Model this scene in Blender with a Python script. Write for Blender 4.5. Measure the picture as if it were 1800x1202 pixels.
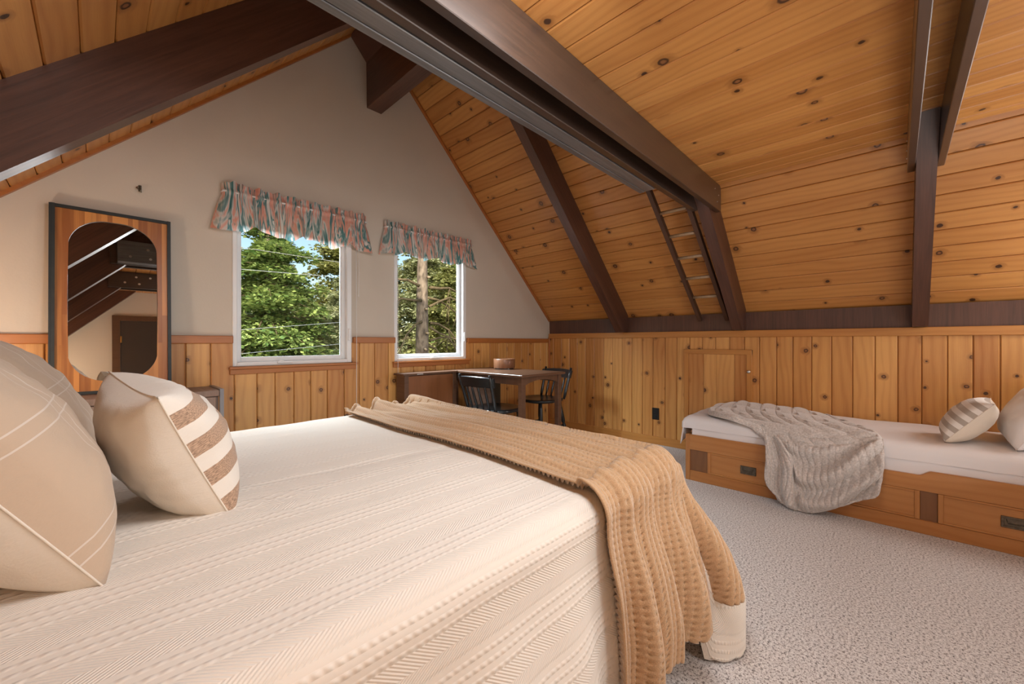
import bpy, bmesh, math, random
import numpy as np
from mathutils import Vector, Matrix, noise as mnoise

# ------------------------------------------------------------------ clear
for o in list(bpy.data.objects): bpy.data.objects.remove(o, do_unlink=True)
scene = bpy.context.scene
COL = scene.collection
R = math.radians; random.seed(7)

# ------------------------------------------------------------------ camera
cam_d = bpy.data.cameras.new('camera'); cam = bpy.data.objects.new('camera', cam_d); COL.objects.link(cam)
cam_d.sensor_width = 36.0; cam_d.lens = 702.0/1800*36; cam_d.clip_start = 0.05; cam_d.clip_end = 300
cam.location = (0, 0, 1.2)
FWD = Vector((0.7206, 0.6934, 0)).normalized()
cam.rotation_euler = (R(90), 0, math.atan2(FWD.y, FWD.x) - R(90))
scene.camera = cam

# ------------------------------------------------------------------ world, sun, lamps, exposure
scene.view_settings.view_transform = 'Standard'; scene.view_settings.look = 'None'
scene.view_settings.gamma = 1.0; scene.view_settings.use_curve_mapping = False
scene.view_settings.exposure = 0.0
w = bpy.data.worlds.new('world'); scene.world = w; w.use_nodes = True
nt = w.node_tree; bg = nt.nodes['Background']
sky = nt.nodes.new('ShaderNodeTexSky'); sky.sky_type = 'NISHITA'; sky.sun_disc = False
sky.sun_elevation = R(42); sky.sun_rotation = R(200); sky.air_density = 1.2
nt.links.new(sky.outputs[0], bg.inputs[0]); bg.inputs[1].default_value = 0.20
def lamp(name, kind, loc, energy, color, size=0.1, target=None, size_y=None):
    d = bpy.data.lights.new(name, kind); o = bpy.data.objects.new(name, d); COL.objects.link(o)
    d.energy = energy; d.color = color; o.location = loc
    if kind == 'AREA':
        d.shape = 'RECTANGLE'; d.size = size; d.size_y = size_y or size
    elif kind in ('POINT', 'SPOT'): d.shadow_soft_size = size
    elif kind == 'SUN': d.angle = size
    if target is not None:
        o.rotation_euler = (Vector(target) - Vector(loc)).to_track_quat('-Z', 'Y').to_euler()
    return o
lamp('sun', 'SUN', (-8, -6, 12), 7.0, (1.0, 0.93, 0.8), R(0.6), target=(3, 7, 0))
lamp('bedside_lamp_light', 'POINT', (-0.58, 2.98, 1.08), 15, (1.0, 0.82, 0.64), 0.09)
lamp('bedside_lamp_light', 'POINT', (-0.62, -0.75, 1.15), 19, (1.0, 0.78, 0.56), 0.12)
lamp('added_fill_light', 'AREA', (1.33, -1.3, 1.6), 17, (1.0, 0.97, 0.95), 0.62, target=(1.9, 3.0, 1.5), size_y=1.4)  # this and the next three: unseen soft lamps added to fill the room
lamp('added_fill_light', 'AREA', (4.12, -1.3, 1.7), 26, (1.0, 0.97, 0.95), 0.5, target=(1.2, 2.0, 1.0), size_y=1.0)
lamp('added_fill_light', 'AREA', (2.3, -0.7, 0.45), 15, (1.0, 0.95, 0.90), 1.2, target=(2.2, 0.4, 2.6), size_y=0.8)
lamp('added_fill_light', 'AREA', (0.92, 0.45, 2.30), 27, (0.95, 0.97, 1.0), 0.55, target=(0.95, 1.6, 0.7), size_y=0.8)
for wx in (1.18, 2.545):      # unseen area lamps added above the window tops as extra daylight
    lamp('added_daylight', 'AREA', (wx, 4.75, 3.25), 360, (0.84, 0.92, 1.0), 1.1, target=(wx, 2.2, 0.9), size_y=0.8)
for wx in (1.18, 2.545):      # portals guiding the daylight through the two windows
    p = lamp('window_portal', 'AREA', (wx, 3.86, 1.6), 1, (1, 1, 1), 0.9, target=(wx, 0, 1.6), size_y=1.2)
    p.data.cycles.is_portal = True

# ------------------------------------------------------------------ node helpers
def mat(name):
    m = bpy.data.materials.new(name); m.use_nodes = True
    return m, m.node_tree, m.node_tree.nodes['Principled BSDF']
class NB:
    def __init__(s, t): s.t = t
    def n(s, kind, **k):
        q = s.t.nodes.new('ShaderNode' + kind)
        for a, b in k.items(): setattr(q, a, b)
        return q
    def set(s, sock, v):
        if hasattr(v, 'links') and hasattr(v, 'node'): s.t.links.new(v, sock)
        else: sock.default_value = v
    def math(s, op, a, b=0.0, c=0.0, clamp=False):
        q = s.n('Math', operation=op, use_clamp=clamp)
        s.set(q.inputs[0], a); s.set(q.inputs[1], b); s.set(q.inputs[2], c); return q.outputs[0]
    def mix(s, f, a, b, blend='MIX'):
        q = s.n('Mix', data_type='RGBA', blend_type=blend)
        s.set(q.inputs['Factor'], f); s.set(q.inputs[6], a if not isinstance(a, tuple) else (*a, 1)[:4]); s.set(q.inputs[7], b if not isinstance(b, tuple) else (*b, 1)[:4])
        return q.outputs[2]
    def ramp(s, f, stops):
        q = s.n('ValToRGB'); e = q.color_ramp.elements
        while len(e) < len(stops): e.new(0.5)
        for i, (p, c) in enumerate(stops): e[i].position = p; e[i].color = (*c, 1)
        s.set(q.inputs[0], f); return q.outputs[0]
    def noise(s, vec, scale, detail=3, rough=0.5, dist=0.0):
        q = s.n('TexNoise'); s.set(q.inputs['Vector'], vec); q.inputs['Scale'].default_value = scale
        q.inputs['Detail'].default_value = detail; q.inputs['Roughness'].default_value = rough; q.inputs['Distortion'].default_value = dist
        return q.outputs['Fac']
    def mapping(s, vec, scale=(1,1,1), loc=(0,0,0), rot=(0,0,0)):
        q = s.n('Mapping'); s.set(q.inputs[0], vec); q.inputs['Scale'].default_value = scale
        q.inputs['Location'].default_value = loc; q.inputs['Rotation'].default_value = rot; return q.outputs[0]
    def uv(s): return s.n('TexCoord').outputs['UV']
    def obj(s): return s.n('TexCoord').outputs['Object']
    def sep(s, v): q = s.n('SeparateXYZ'); s.set(q.inputs[0], v); return q.outputs
    def comb(s, x, y, z=0.0):
        q = s.n('CombineXYZ'); s.set(q.inputs[0], x); s.set(q.inputs[1], y); s.set(q.inputs[2], z); return q.outputs[0]
    def bump(s, h, strength=0.5, dist=0.002, normal=None):
        q = s.n('Bump'); s.set(q.inputs['Height'], h); q.inputs['Strength'].default_value = strength; q.inputs['Distance'].default_value = dist
        if normal is not None: s.set(q.inputs['Normal'], normal)
        return q.outputs[0]
    def sstep(s, a, b, x):
        q = s.n('MapRange', interpolation_type='SMOOTHSTEP'); s.set(q.inputs['Value'], x)
        s.set(q.inputs['From Min'], a); s.set(q.inputs['From Max'], b)
        q.inputs['To Min'].default_value = 0; q.inputs['To Max'].default_value = 1; return q.outputs[0]

def simple(name, col, rough=0.6, spec=0.5, metal=0.0, noise_amt=0.0, nscale=20, bump=0.0, bscale=60, coat=0.0, stretch=(1,1,1), sheen=0.0):
    m, t, p = mat(name); b = NB(t)
    p.inputs['Roughness'].default_value = rough; p.inputs['Specular IOR Level'].default_value = spec
    p.inputs['Metallic'].default_value = metal; p.inputs['Coat Weight'].default_value = coat; p.inputs['Sheen Weight'].default_value = sheen
    v = b.mapping(b.obj(), stretch)
    if noise_amt:
        f = b.noise(v, nscale, 4)
        c2 = tuple(c*(1-noise_amt) for c in col); c1 = tuple(min(1, c*(1+noise_amt)) for c in col)
        t.links.new(b.ramp(f, [(0.3, c2), (0.7, c1)]), p.inputs['Base Color'])
    else: p.inputs['Base Color'].default_value = (*col, 1)
    if bump: t.links.new(b.bump(b.noise(v, bscale, 3), bump, 0.002), p.inputs['Normal'])
    return m

def pine(name, light, dark, knot_density=0.42, rough=0.38, knot_r=0.017, spec=0.45, coat=0.15, tintamt=0.28):
    """knotty boards: UV.x metres across, UV.y metres along; 'tint' a random per board"""
    m, t, p = mat(name); b = NB(t)
    uv = b.uv(); x, y, _ = b.sep(uv)
    at = b.n('Attribute', attribute_name='tint').outputs['Fac']
    wob = b.noise(b.comb(b.math('MULTIPLY', x, 3.0), b.math('MULTIPLY', y, 0.9)), 1.0, 2)
    # knots
    vo = b.n('TexVoronoi', voronoi_dimensions='2D', feature='F1'); b.set(vo.inputs['Vector'], b.mapping(uv, (4.2, 4.2, 1)))
    vo.inputs['Scale'].default_value = 1.0; vo.inputs['Randomness'].default_value = 1.0
    cr, cg, cb = b.sep(vo.outputs['Color'])
    keep = b.math('LESS_THAN', cr, knot_density)
    dm = b.math('DIVIDE', vo.outputs['Distance'], 4.2)
    jit = b.noise(uv, 55, 2); dm = b.math('ADD', dm, b.math('MULTIPLY', b.math('SUBTRACT', jit, 0.5), 0.010))
    rk = b.math('MULTIPLY', b.math('ADD', b.math('MULTIPLY', cg, 0.75), 0.35), knot_r)
    core = b.math('MULTIPLY', keep, b.math('SUBTRACT', 1.0, b.sstep(b.math('MULTIPLY', rk, 0.7), rk, dm)))
    halo = b.math('MULTIPLY', keep, b.math('SUBTRACT', 1.0, b.sstep(b.math('MULTIPLY', rk, 0.9), b.math('MULTIPLY', rk, 2.6), dm)))
    # grain, deflected around knots
    gx = b.math('ADD', b.math('MULTIPLY', x, 46.0), b.math('MULTIPLY', wob, 9.0))
    gx = b.math('ADD', gx, b.math('MULTIPLY', halo, 2.2))
    gx = b.math('ADD', gx, b.math('MULTIPLY', at, 40.0))
    g = b.math('SINE', b.math('MULTIPLY', gx, 2.6)); g = b.math('MULTIPLY_ADD', g, 0.5, 0.5); g = b.math('POWER', g, 2.0)
    fine = b.noise(b.mapping(uv, (190, 5, 1)), 1.0, 3, 0.6)
    broad = b.noise(b.mapping(uv, (9, 0.8, 1)), 1.0, 2)
    f = b.math('ADD', b.math('MULTIPLY', g, 0.15), b.math('MULTIPLY', fine, 0.30))
    f = b.math('ADD', f, b.math('MULTIPLY', broad, 0.45))
    f = b.math('ADD', f, b.math('MULTIPLY', b.math('SUBTRACT', at, 0.5), tintamt))
    c = b.ramp(f, [(0.18, light), (0.80, dark)])
    c = b.mix(b.math('MULTIPLY', halo, 0.55), c, tuple(d*0.62 for d in dark))
    ring = b.math('MULTIPLY_ADD', b.math('SINE', b.math('MULTIPLY', dm, 1500.0)), 0.5, 0.5)
    kc = b.mix(ring, (0.035, 0.014, 0.007), (0.09, 0.035, 0.014))
    heart = b.math('MULTIPLY', b.math('SUBTRACT', 1.0, b.sstep(b.math('MULTIPLY', rk, 0.30), b.math('MULTIPLY', rk, 0.62), dm)), b.math('GREATER_THAN', cg, 0.45))
    kc = b.mix(heart, kc, (0.26, 0.11, 0.04))
    c = b.mix(core, c, kc)
    t.links.new(c, p.inputs['Base Color'])
    p.inputs['Roughness'].default_value = rough; p.inputs['Specular IOR Level'].default_value = spec; p.inputs['Coat Weight'].default_value = coat
    p.inputs['Coat Roughness'].default_value = 0.35
    t.links.new(b.bump(b.math('ADD', b.math('MULTIPLY', fine, 0.6), b.math('MULTIPLY', g, 0.4)), 0.25, 0.0012), p.inputs['Normal'])
    return m

def stained(name, c1, c2, rough=0.42, gscale=(3, 60, 60), spec=0.5, coat=0.0, bump=0.35):
    """stained lumber, grain along object X (or the given stretch)"""
    m, t, p = mat(name); b = NB(t); v = b.mapping(b.uv(), gscale)
    f = b.noise(v, 1.0, 4, 0.6, 0.6); g = b.noise(b.mapping(b.uv(), tuple(q*0.15 for q in gscale)), 1.0, 3)
    t.links.new(b.ramp(b.math('ADD', b.math('MULTIPLY', f, 0.55), b.math('MULTIPLY', g, 0.45)), [(0.3, c1), (0.72, c2)]), p.inputs['Base Color'])
    p.inputs['Roughness'].default_value = rough; p.inputs['Specular IOR Level'].default_value = spec; p.inputs['Coat Weight'].default_value = coat; p.inputs['Coat Roughness'].default_value = 0.3
    t.links.new(b.bump(f, bump, 0.0015), p.inputs['Normal'])
    return m

# ------------------------------------------------------------------ materials
M = {}
M['pine_wall'] = pine('pine_wall', (0.72, 0.385, 0.122), (0.44, 0.172, 0.040), 0.68, knot_r=0.022, tintamt=0.42)
M['pine_ceiling'] = pine('pine_ceiling', (0.62, 0.30, 0.088), (0.39, 0.145, 0.032), 0.46, knot_r=0.027)
M['pine_trim'] = pine('pine_trim', (0.56, 0.26, 0.065), (0.42, 0.16, 0.035), 0.0, tintamt=0.1)
M['cap_trim'] = pine('cap_trim', (0.46, 0.17, 0.04), (0.34, 0.105, 0.022), 0.0, tintamt=0.1)
M['fir'] = pine('fir', (0.52, 0.24, 0.075), (0.38, 0.145, 0.038), 0.0, rough=0.33, tintamt=0.25)
M['dark_panel'] = pine('dark_panel', (0.25, 0.115, 0.045), (0.16, 0.065, 0.025), 0.0, rough=0.35, tintamt=0.2)
M['beam'] = stained('beam', (0.046, 0.019, 0.012), (0.135, 0.056, 0.034), 0.48, coat=0.22)
M['tie'] = stained('tie', (0.022, 0.013, 0.009), (0.062, 0.033, 0.021), 0.40, coat=0.85)
M['header'] = stained('header', (0.045, 0.048, 0.053), (0.17, 0.172, 0.18), 0.34, bump=0.8, coat=0.9)  # dark glossy wood; the window's grey-blue sheen is put into the colour
M['butcher'] = pine('butcher', (0.62, 0.27, 0.07), (0.30, 0.10, 0.022), 0.0, tintamt=0.75)
M['ladder'] = stained('ladder', (0.055, 0.026, 0.016), (0.12, 0.055, 0.030), 0.5)
M['rung'] = stained('rung', (0.30, 0.20, 0.12), (0.42, 0.29, 0.18), 0.45)
M['plaster'] = simple('plaster', (0.62, 0.555, 0.475), 0.85, 0.2, noise_amt=0.02, nscale=3, bump=0.25, bscale=70)
M['white'] = simple('white_vinyl', (0.80, 0.81, 0.82), 0.35)
M['iron'] = simple('iron', (0.018, 0.022, 0.022), 0.5, noise_amt=0.2)
M['black_paint'] = simple('black_paint', (0.012, 0.015, 0.017), 0.28, coat=0.3)
M['brass'] = simple('brass', (0.75, 0.55, 0.25), 0.3, metal=1.0)
M['steel'] = simple('steel', (0.8, 0.8, 0.8), 0.3, metal=1.0)
M['pewter'] = simple('pewter', (0.16, 0.14, 0.11), 0.45, metal=0.8, noise_amt=0.3, nscale=60)
M['outlet'] = simple('outlet', (0.012, 0.011, 0.01), 0.4)
M['sheet'] = simple('sheet', (0.80, 0.78, 0.79), 0.85, 0.2, bump=0.3, bscale=14, sheen=0.2)
M['cord'] = simple('cord', (0.75, 0.74, 0.72), 0.6)
M['wire'] = simple('wire', (0.20, 0.19, 0.18), 0.4)
M['table_wood'] = stained('table_wood', (0.085, 0.040, 0.022), (0.16, 0.082, 0.048), 0.33)
M['table_panel'] = stained('table_panel', (0.19, 0.068, 0.022), (0.27, 0.10, 0.035), 0.40, gscale=(60, 4, 60))
M['pot_wood'] = stained('pot_wood', (0.18, 0.075, 0.035), (0.30, 0.14, 0.07), 0.35, gscale=(2, 50, 50))
M['drift'] = stained('drift', (0.16, 0.10, 0.075), (0.32, 0.22, 0.17), 0.55, gscale=(2, 30, 30))
M['metal_trim'] = simple('metal_trim', (0.20, 0.19, 0.20), 0.35, metal=0.6)
M['bark'] = simple('bark', (0.20, 0.145, 0.105), 0.95, 0.1, noise_amt=0.55, nscale=22, bump=1.0, bscale=30, stretch=(1, 1, 0.35))
M['branch'] = simple('branch', (0.14, 0.10, 0.055), 0.9, 0.1, noise_amt=0.4)
M['soil'] = simple('soil', (0.20, 0.17, 0.09), 1.0, 0.0, noise_amt=0.5, nscale=1.2)
M['door_brown'] = simple('door_brown', (0.060, 0.045, 0.038), 0.5)
M['door_trim'] = stained('door_trim', (0.10, 0.05, 0.025), (0.16, 0.085, 0.045), 0.5)
M['back_wall'] = simple('back_wall_paint', (0.66, 0.63, 0.58), 0.85, 0.2, bump=0.2, bscale=70)

m, t, p = mat('mirror_glass'); p.inputs['Base Color'].default_value = (0.86, 0.88, 0.87, 1); p.inputs['Metallic'].default_value = 1; p.inputs['Roughness'].default_value = 0.0; M['mirror'] = m
m = bpy.data.materials.new('window_glass'); m.use_nodes = True; t = m.node_tree; t.nodes.clear(); b = NB(t)
tr = b.n('BsdfTransparent'); tr.inputs[0].default_value = (0.95, 0.97, 0.96, 1); gl = b.n('BsdfGlossy'); gl.inputs['Roughness'].default_value = 0.02
fr = b.n('Fresnel'); fr.inputs[0].default_value = 1.18; ms = b.n('MixShader'); out = b.n('OutputMaterial')
t.links.new(fr.outputs[0], ms.inputs[0]); t.links.new(tr.outputs[0], ms.inputs[1]); t.links.new(gl.outputs[0], ms.inputs[2]); t.links.new(ms.outputs[0], out.inputs[0]); M['glass'] = m

# carpet
m, t, p = mat('carpet'); b = NB(t); v = b.obj()
f1 = b.noise(v, 105, 2, 0.7); f2 = b.noise(v, 260, 2, 0.7); f3 = b.noise(v, 1.1, 2)
f = b.math('ADD', b.math('MULTIPLY', f1, 0.6), b.math('MULTIPLY', f2, 0.4))
c = b.ramp(f, [(0.41, (0.08, 0.065, 0.06)), (0.46, (0.48, 0.44, 0.42)), (0.53, (0.70, 0.665, 0.645)), (0.66, (0.84, 0.81, 0.79))])
c = b.mix(b.math('MULTIPLY', f3, 0.25), c, (0.50, 0.46, 0.43))
t.links.new(c, p.inputs['Base Color']); p.inputs['Roughness'].default_value = 1.0; p.inputs['Specular IOR Level'].default_value = 0.1; p.inputs['Sheen Weight'].default_value = 0.3
t.links.new(b.bump(f, 0.8, 0.006), p.inputs['Normal']); M['carpet'] = m

# matelasse bedspread: UV in metres (x = along the bed, y = across)
m, t, p = mat('bedspread'); b = NB(t); x, y, _ = b.sep(b.uv())
per = 0.072
yn = b.math('DIVIDE', y, per); fr_ = b.math('FRACT', yn)
band = b.math('LESS_THAN', b.math('FRACT', b.math('MULTIPLY', yn, 0.5)), 0.5)
# chevron ribs
tri = b.math('ABSOLUTE', b.math('SUBTRACT', fr_, 0.5))
chev = b.math('SINE', b.math('MULTIPLY', b.math('ADD', x, b.math('MULTIPLY', tri, per*1.5)), 2*math.pi/0.0105))
# tufted rows
row = b.math('SINE', b.math('MULTIPLY', y, 2*math.pi/0.024)); dots = b.math('SINE', b.math('MULTIPLY', b.math('ADD', x, b.math('MULTIPLY', b.math('FLOOR', b.math('DIVIDE', y, 0.024)), 0.0065)), 2*math.pi/0.019))
tuft = b.math('MULTIPLY', b.math('MAXIMUM', row, 0.0), b.math('MULTIPLY_ADD', dots, 0.4, 0.6))
h = b.n('Mix', data_type='FLOAT'); b.set(h.inputs[0], band); b.set(h.inputs[2], b.math('MULTIPLY', chev, 0.22)); b.set(h.inputs[3], tuft)
seam = b.math('SUBTRACT', 1.0, b.sstep(0.0, 0.10, b.math('ABSOLUTE', b.math('SUBTRACT', fr_, 0.03))))
hh = b.math('SUBTRACT', h.outputs[0], b.math('MULTIPLY', seam, 0.45))
wr = b.noise(b.mapping(b.uv(), (3, 9, 1)), 1.0, 3)
hh = b.math('ADD', hh, b.math('MULTIPLY', wr, 2.0))
p.inputs['Base Color'].default_value = (0.78, 0.71, 0.625, 1); p.inputs['Roughness'].default_value = 0.85; p.inputs['Specular IOR Level'].default_value = 0.2; p.inputs['Sheen Weight'].default_value = 0.25
t.links.new(b.bump(hh, 0.6, 0.0035), p.inputs['Normal']); M['bedspread'] = m

m, t, p = mat('waffle'); b = NB(t)
f = b.noise(b.obj(), 300, 2); t.links.new(b.ramp(f, [(0.3, (0.43, 0.265, 0.14)), (0.7, (0.57, 0.37, 0.21))]), p.inputs['Base Color'])
p.inputs['Roughness'].default_value = 0.9; p.inputs['Sheen Weight'].default_value = 0.4; p.inputs['Specular IOR Level'].default_value = 0.15
t.links.new(b.bump(f, 0.5, 0.002), p.inputs['Normal']); M['waffle'] = m

m, t, p = mat('plush'); b = NB(t)
f = b.noise(b.obj(), 90, 4); t.links.new(b.ramp(f, [(0.3, (0.44, 0.40, 0.37)), (0.7, (0.70, 0.65, 0.62))]), p.inputs['Base Color'])
p.inputs['Roughness'].default_value = 0.9; p.inputs['Sheen Weight'].default_value = 0.7; p.inputs['Specular IOR Level'].default_value = 0.15
t.links.new(b.bump(f, 0.6, 0.004), p.inputs['Normal']); M['plush'] = m

def cushion_cover(name, base, stripe, stripes, w_lines=None):
    """UV 0..1 over the pillow face; stripes = list of (u or v axis, from, to)"""
    m, t, p = mat(name); b = NB(t); x, y, _ = b.sep(b.uv())
    c = b.mix(0.0, base, base); fine = b.noise(b.mapping(b.uv(), (160, 160, 1)), 1.0, 2)
    for ax, a0, a1, col in stripes:
        s = x if ax == 'u' else y
        msk = b.math('MULTIPLY', b.math('GREATER_THAN', s, a0), b.math('LESS_THAN', s, a1))
        cc = b.mix(b.sstep(0.42, 0.58, fine), tuple(q*0.72 for q in col), tuple(min(1, q*1.25) for q in col)) if stripe else col
        c = b.mix(msk, c, cc)
    t.links.new(c, p.inputs['Base Color']); p.inputs['Roughness'].default_value = 0.9; p.inputs['Specular IOR Level'].default_value = 0.15; p.inputs['Sheen Weight'].default_value = 0.3
    t.links.new(b.bump(b.math('ADD', b.math('MULTIPLY', fine, 0.3), b.math('MULTIPLY', b.noise(b.mapping(b.uv(), (5, 5, 1)), 1, 3), 2.0)), 0.5, 0.004), p.inputs['Normal'])
    return m
CREAM = (0.74, 0.66, 0.56)
M['cream'] = cushion_cover('cream_cotton', CREAM, False, [])
tan = (0.42, 0.28, 0.19)
M['striped'] = cushion_cover('tan_striped', (0.76, 0.70, 0.62), True, [('v', q, q+0.115, tan) for q in (0.05, 0.28, 0.51, 0.74)])
gry = (0.44, 0.39, 0.34)
M['grey_striped'] = cushion_cover('grey_striped', (0.80, 0.77, 0.73), False, [('v', 0.03+0.19*k, 0.125+0.19*k, gry) for k in range(6)])
lin = (0.51, 0.385, 0.28); wl = (0.62, 0.53, 0.45)
M['linen'] = cushion_cover('linen_lined', lin, False, [('v', q, q+0.006, wl) for q in (0.10, 0.145, 0.50, 0.55)] + [('u', q, q+0.007, wl) for q in (0.26, 0.32, 0.74, 0.80)])
M['white_cotton'] = cushion_cover('white_cotton', (0.82, 0.80, 0.80), False, [])

# valance print
m, t, p = mat('valance_print'); b = NB(t); uv = b.uv()
wv = b.noise(b.mapping(uv, (8, 1.9, 1)), 1.0, 3, 0.6, 1.1); w2 = b.noise(b.mapping(uv, (13, 1.8, 1), (3, 1, 0)), 1.0, 3, 0.6, 1.0)
c = b.ramp(wv, [(0.34, (0.05, 0.17, 0.17)), (0.42, (0.34, 0.46, 0.46)), (0.46, (0.80, 0.76, 0.72)), (0.52, (0.86, 0.38, 0.29)), (0.60, (0.82, 0.52, 0.42)), (0.68, (0.34, 0.26, 0.24))])
c = b.mix(b.sstep(0.53, 0.58, w2), c, (0.10, 0.27, 0.28)); c = b.mix(b.sstep(0.59, 0.64, w2), c, (0.84, 0.80, 0.77))
t.links.new(c, p.inputs['Base Color']); p.inputs['Roughness'].default_value = 0.8
tl = b.n('BsdfTranslucent'); t.links.new(c, tl.inputs[0]); ms = b.n('MixShader'); ms.inputs[0].default_value = 0.35
out = t.nodes['Material Output']; t.links.new(p.outputs[0], ms.inputs[1]); t.links.new(tl.outputs[0], ms.inputs[2]); t.links.new(ms.outputs[0], out.inputs[0]); M['valance'] = m

def leaf_mat(name, c1, c2, trans=0.35):
    m, t, p = mat(name); b = NB(t)
    at = b.n('Attribute', attribute_name='tint').outputs['Fac']; c = b.ramp(at, [(0.0, c1), (1.0, c2)])
    t.links.new(c, p.inputs['Base Color']); p.inputs['Roughness'].default_value = 0.6
    tl = b.n('BsdfTranslucent'); t.links.new(c, tl.inputs[0]); ms = b.n('MixShader'); ms.inputs[0].default_value = trans
    out = t.nodes['Material Output']; t.links.new(p.outputs[0], ms.inputs[1]); t.links.new(tl.outputs[0], ms.inputs[2]); t.links.new(ms.outputs[0], out.inputs[0]); return m
M['fir_leaf'] = leaf_mat('fir_needles', (0.08, 0.15, 0.03), (0.38, 0.44, 0.12))
M['pine_leaf'] = leaf_mat('pine_needles', (0.20, 0.22, 0.06), (0.60, 0.56, 0.22))
M['bush_leaf'] = leaf_mat('bush_leaves', (0.24, 0.27, 0.11), (0.72, 0.70, 0.42))

# ------------------------------------------------------------------ object helpers
def tag(o, label, cat, group=None):
    o['label'] = label; o['category'] = cat
    if group: o['group'] = group
    return o
def thing(name, label, cat, loc=(0,0,0), rotz=0.0, group=None):
    o = bpy.data.objects.new(name, None); COL.objects.link(o); o.empty_display_size = 0.1
    o.location = loc; o.rotation_euler = (0, 0, rotz); return tag(o, label, cat, group)
def copy_tree(o, parent=None):
    c = o.copy(); COL.objects.link(c); c.parent = parent
    for ch in list(o.children): copy_tree(ch, c)
    return c
class MB:
    """collects shapes, links them as ONE mesh object; UVs: x along the longest axis"""
    def __init__(s): s.v = []; s.f = []; s.uv = []; s.t = []
    def face(s, pts, uvs=None, tint=0.5):
        i = len(s.v); s.v += [tuple(p) for p in pts]; s.f.append(tuple(range(i, i+len(pts))))
        s.uv.append(uvs or [(0, 0)]*len(pts)); s.t.append(tint)
    def grid(s, P, UV=None, tint=0.5, closed_u=False, flip=False):
        """P[i][j] shared vertices"""
        n, mm = len(P), len(P[0]); b0 = len(s.v)
        for r_ in P: s.v += [tuple(q) for q in r_]
        for i in range(n-1 if not closed_u else n):
            for j in range(mm-1):
                a, b_, c, d = i*mm+j, ((i+1) % n)*mm+j, ((i+1) % n)*mm+j+1, i*mm+j+1
                q = (a, b_, c, d) if not flip else (d, c, b_, a)
                s.f.append(tuple(b0+k for k in q))
                s.uv.append([(UV[k//mm][k % mm] if UV else (k//mm*0.02, k % mm*0.02)) for k in q]); s.t.append(tint)
    def box(s, x0, x1, y0, y1, z0, z1, m=None, tint=None, bev=0.0):
        """box; grain runs along its longest side. m = optional 4x4"""
        d = (x1-x0, y1-y0, z1-z0); L = max(range(3), key=lambda k: d[k]); tint = random.random() if tint is None else tint
        P = [(x, y, z) for x in (x0, x1) for y in (y0, y1) for z in (z0, z1)]
        F = [((0,1,3,2), 0), ((4,6,7,5), 0), ((0,4,5,1), 1), ((2,3,7,6), 1), ((0,2,6,4), 2), ((1,5,7,3), 2)]
        off = random.random()*9
        bv = min(bev, min(d)*0.3)
        if bv > 0:
            bm = bmesh.new(); vs = [bm.verts.new(q) for q in P]
            for q, _ in F: bm.faces.new([vs[k] for k in q])
            bmesh.ops.bevel(bm, geom=bm.edges[:], offset=bv, segments=1, affect='EDGES')
            bm.normal_update()
            faces = [([tuple(v.co) for v in f.verts], max(range(3), key=lambda k: abs(f.normal[k]))) for f in bm.faces]; bm.free()
        else: faces = [([P[k] for k in q], ax) for q, ax in F]
        for pts, ax in faces:
            oth = [k for k in range(3) if k != ax]
            if L in oth: oth.remove(L); a, c = oth[0], L
            else: a, c = oth[0], oth[1]
            uv = [(q[a]+off*1.7+ax*0.31, q[c]+off) for q in pts]
            if m is not None: pts = [tuple(m @ Vector(q)) for q in pts]
            s.face(pts, uv, tint)
        return s
    def tube(s, pts, rad, seg=8, cap=True, tint=0.5):
        pts = [Vector(q) for q in pts]; rad = rad if isinstance(rad, (list, tuple)) else [rad]*len(pts)
        rings = []; L = 0
        for i, q in enumerate(pts):
            d = (pts[min(i+1, len(pts)-1)] - pts[max(i-1, 0)]).normalized()
            a = d.cross(Vector((0, 0, 1)) if abs(d.z) < 0.9 else Vector((1, 0, 0))).normalized(); c = d.cross(a)
            rings.append([q + (a*math.cos(2*math.pi*k/seg)+c*math.sin(2*math.pi*k/seg))*rad[i] for k in range(seg+1)])
        UV = []
        for i, r_ in enumerate(rings):
            if i: L += (pts[i]-pts[i-1]).length
            UV.append([(k/seg*2*math.pi*rad[i], L) for k in range(seg+1)])
        s.grid(rings, UV, tint)
        if cap: s.face(rings[0][:-1][::-1]); s.face(rings[-1][:-1])
        return s
    def lathe(s, prof, seg=24, c=(0, 0, 0)):
        rings = [[(c[0]+r_*math.cos(2*math.pi*k/seg), c[1]+r_*math.sin(2*math.pi*k/seg), c[2]+z) for k in range(seg+1)] for r_, z in prof]
        s.grid(rings, [[(z*1.0, k/seg) for k in range(seg+1)] for r_, z in prof], flip=True); return s
    def prism(s, poly, axis, a0, a1, tint=None):
        """poly = list of 2D points in the two other axes (cyclic), extruded along axis"""
        tint = random.random() if tint is None else tint; off = random.random()*9
        def P(q, a):
            return (a, q[0], q[1]) if axis == 0 else ((q[0], a, q[1]) if axis == 1 else (q[0], q[1], a))
        n = len(poly); s.face([P(q, a0) for q in poly][::-1], [(q[1]+off, q[0]) for q in poly][::-1], tint); s.face([P(q, a1) for q in poly], [(q[1]+off, q[0]) for q in poly], tint)
        for i in range(n):
            q, r_ = poly[i], poly[(i+1) % n]; L = math.dist(q, r_)
            if abs(a1-a0) > L: uv = [(0+i, a0+off), (L+i, a0+off), (L+i, a1+off), (0+i, a1+off)]
            else: uv = [(a0+i, 0+off), (a0+i, L+off), (a1+i, L+off), (a1+i, 0+off)]
            s.face([P(q, a0), P(r_, a0), P(r_, a1), P(q, a1)], uv, tint)
        return s
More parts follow.
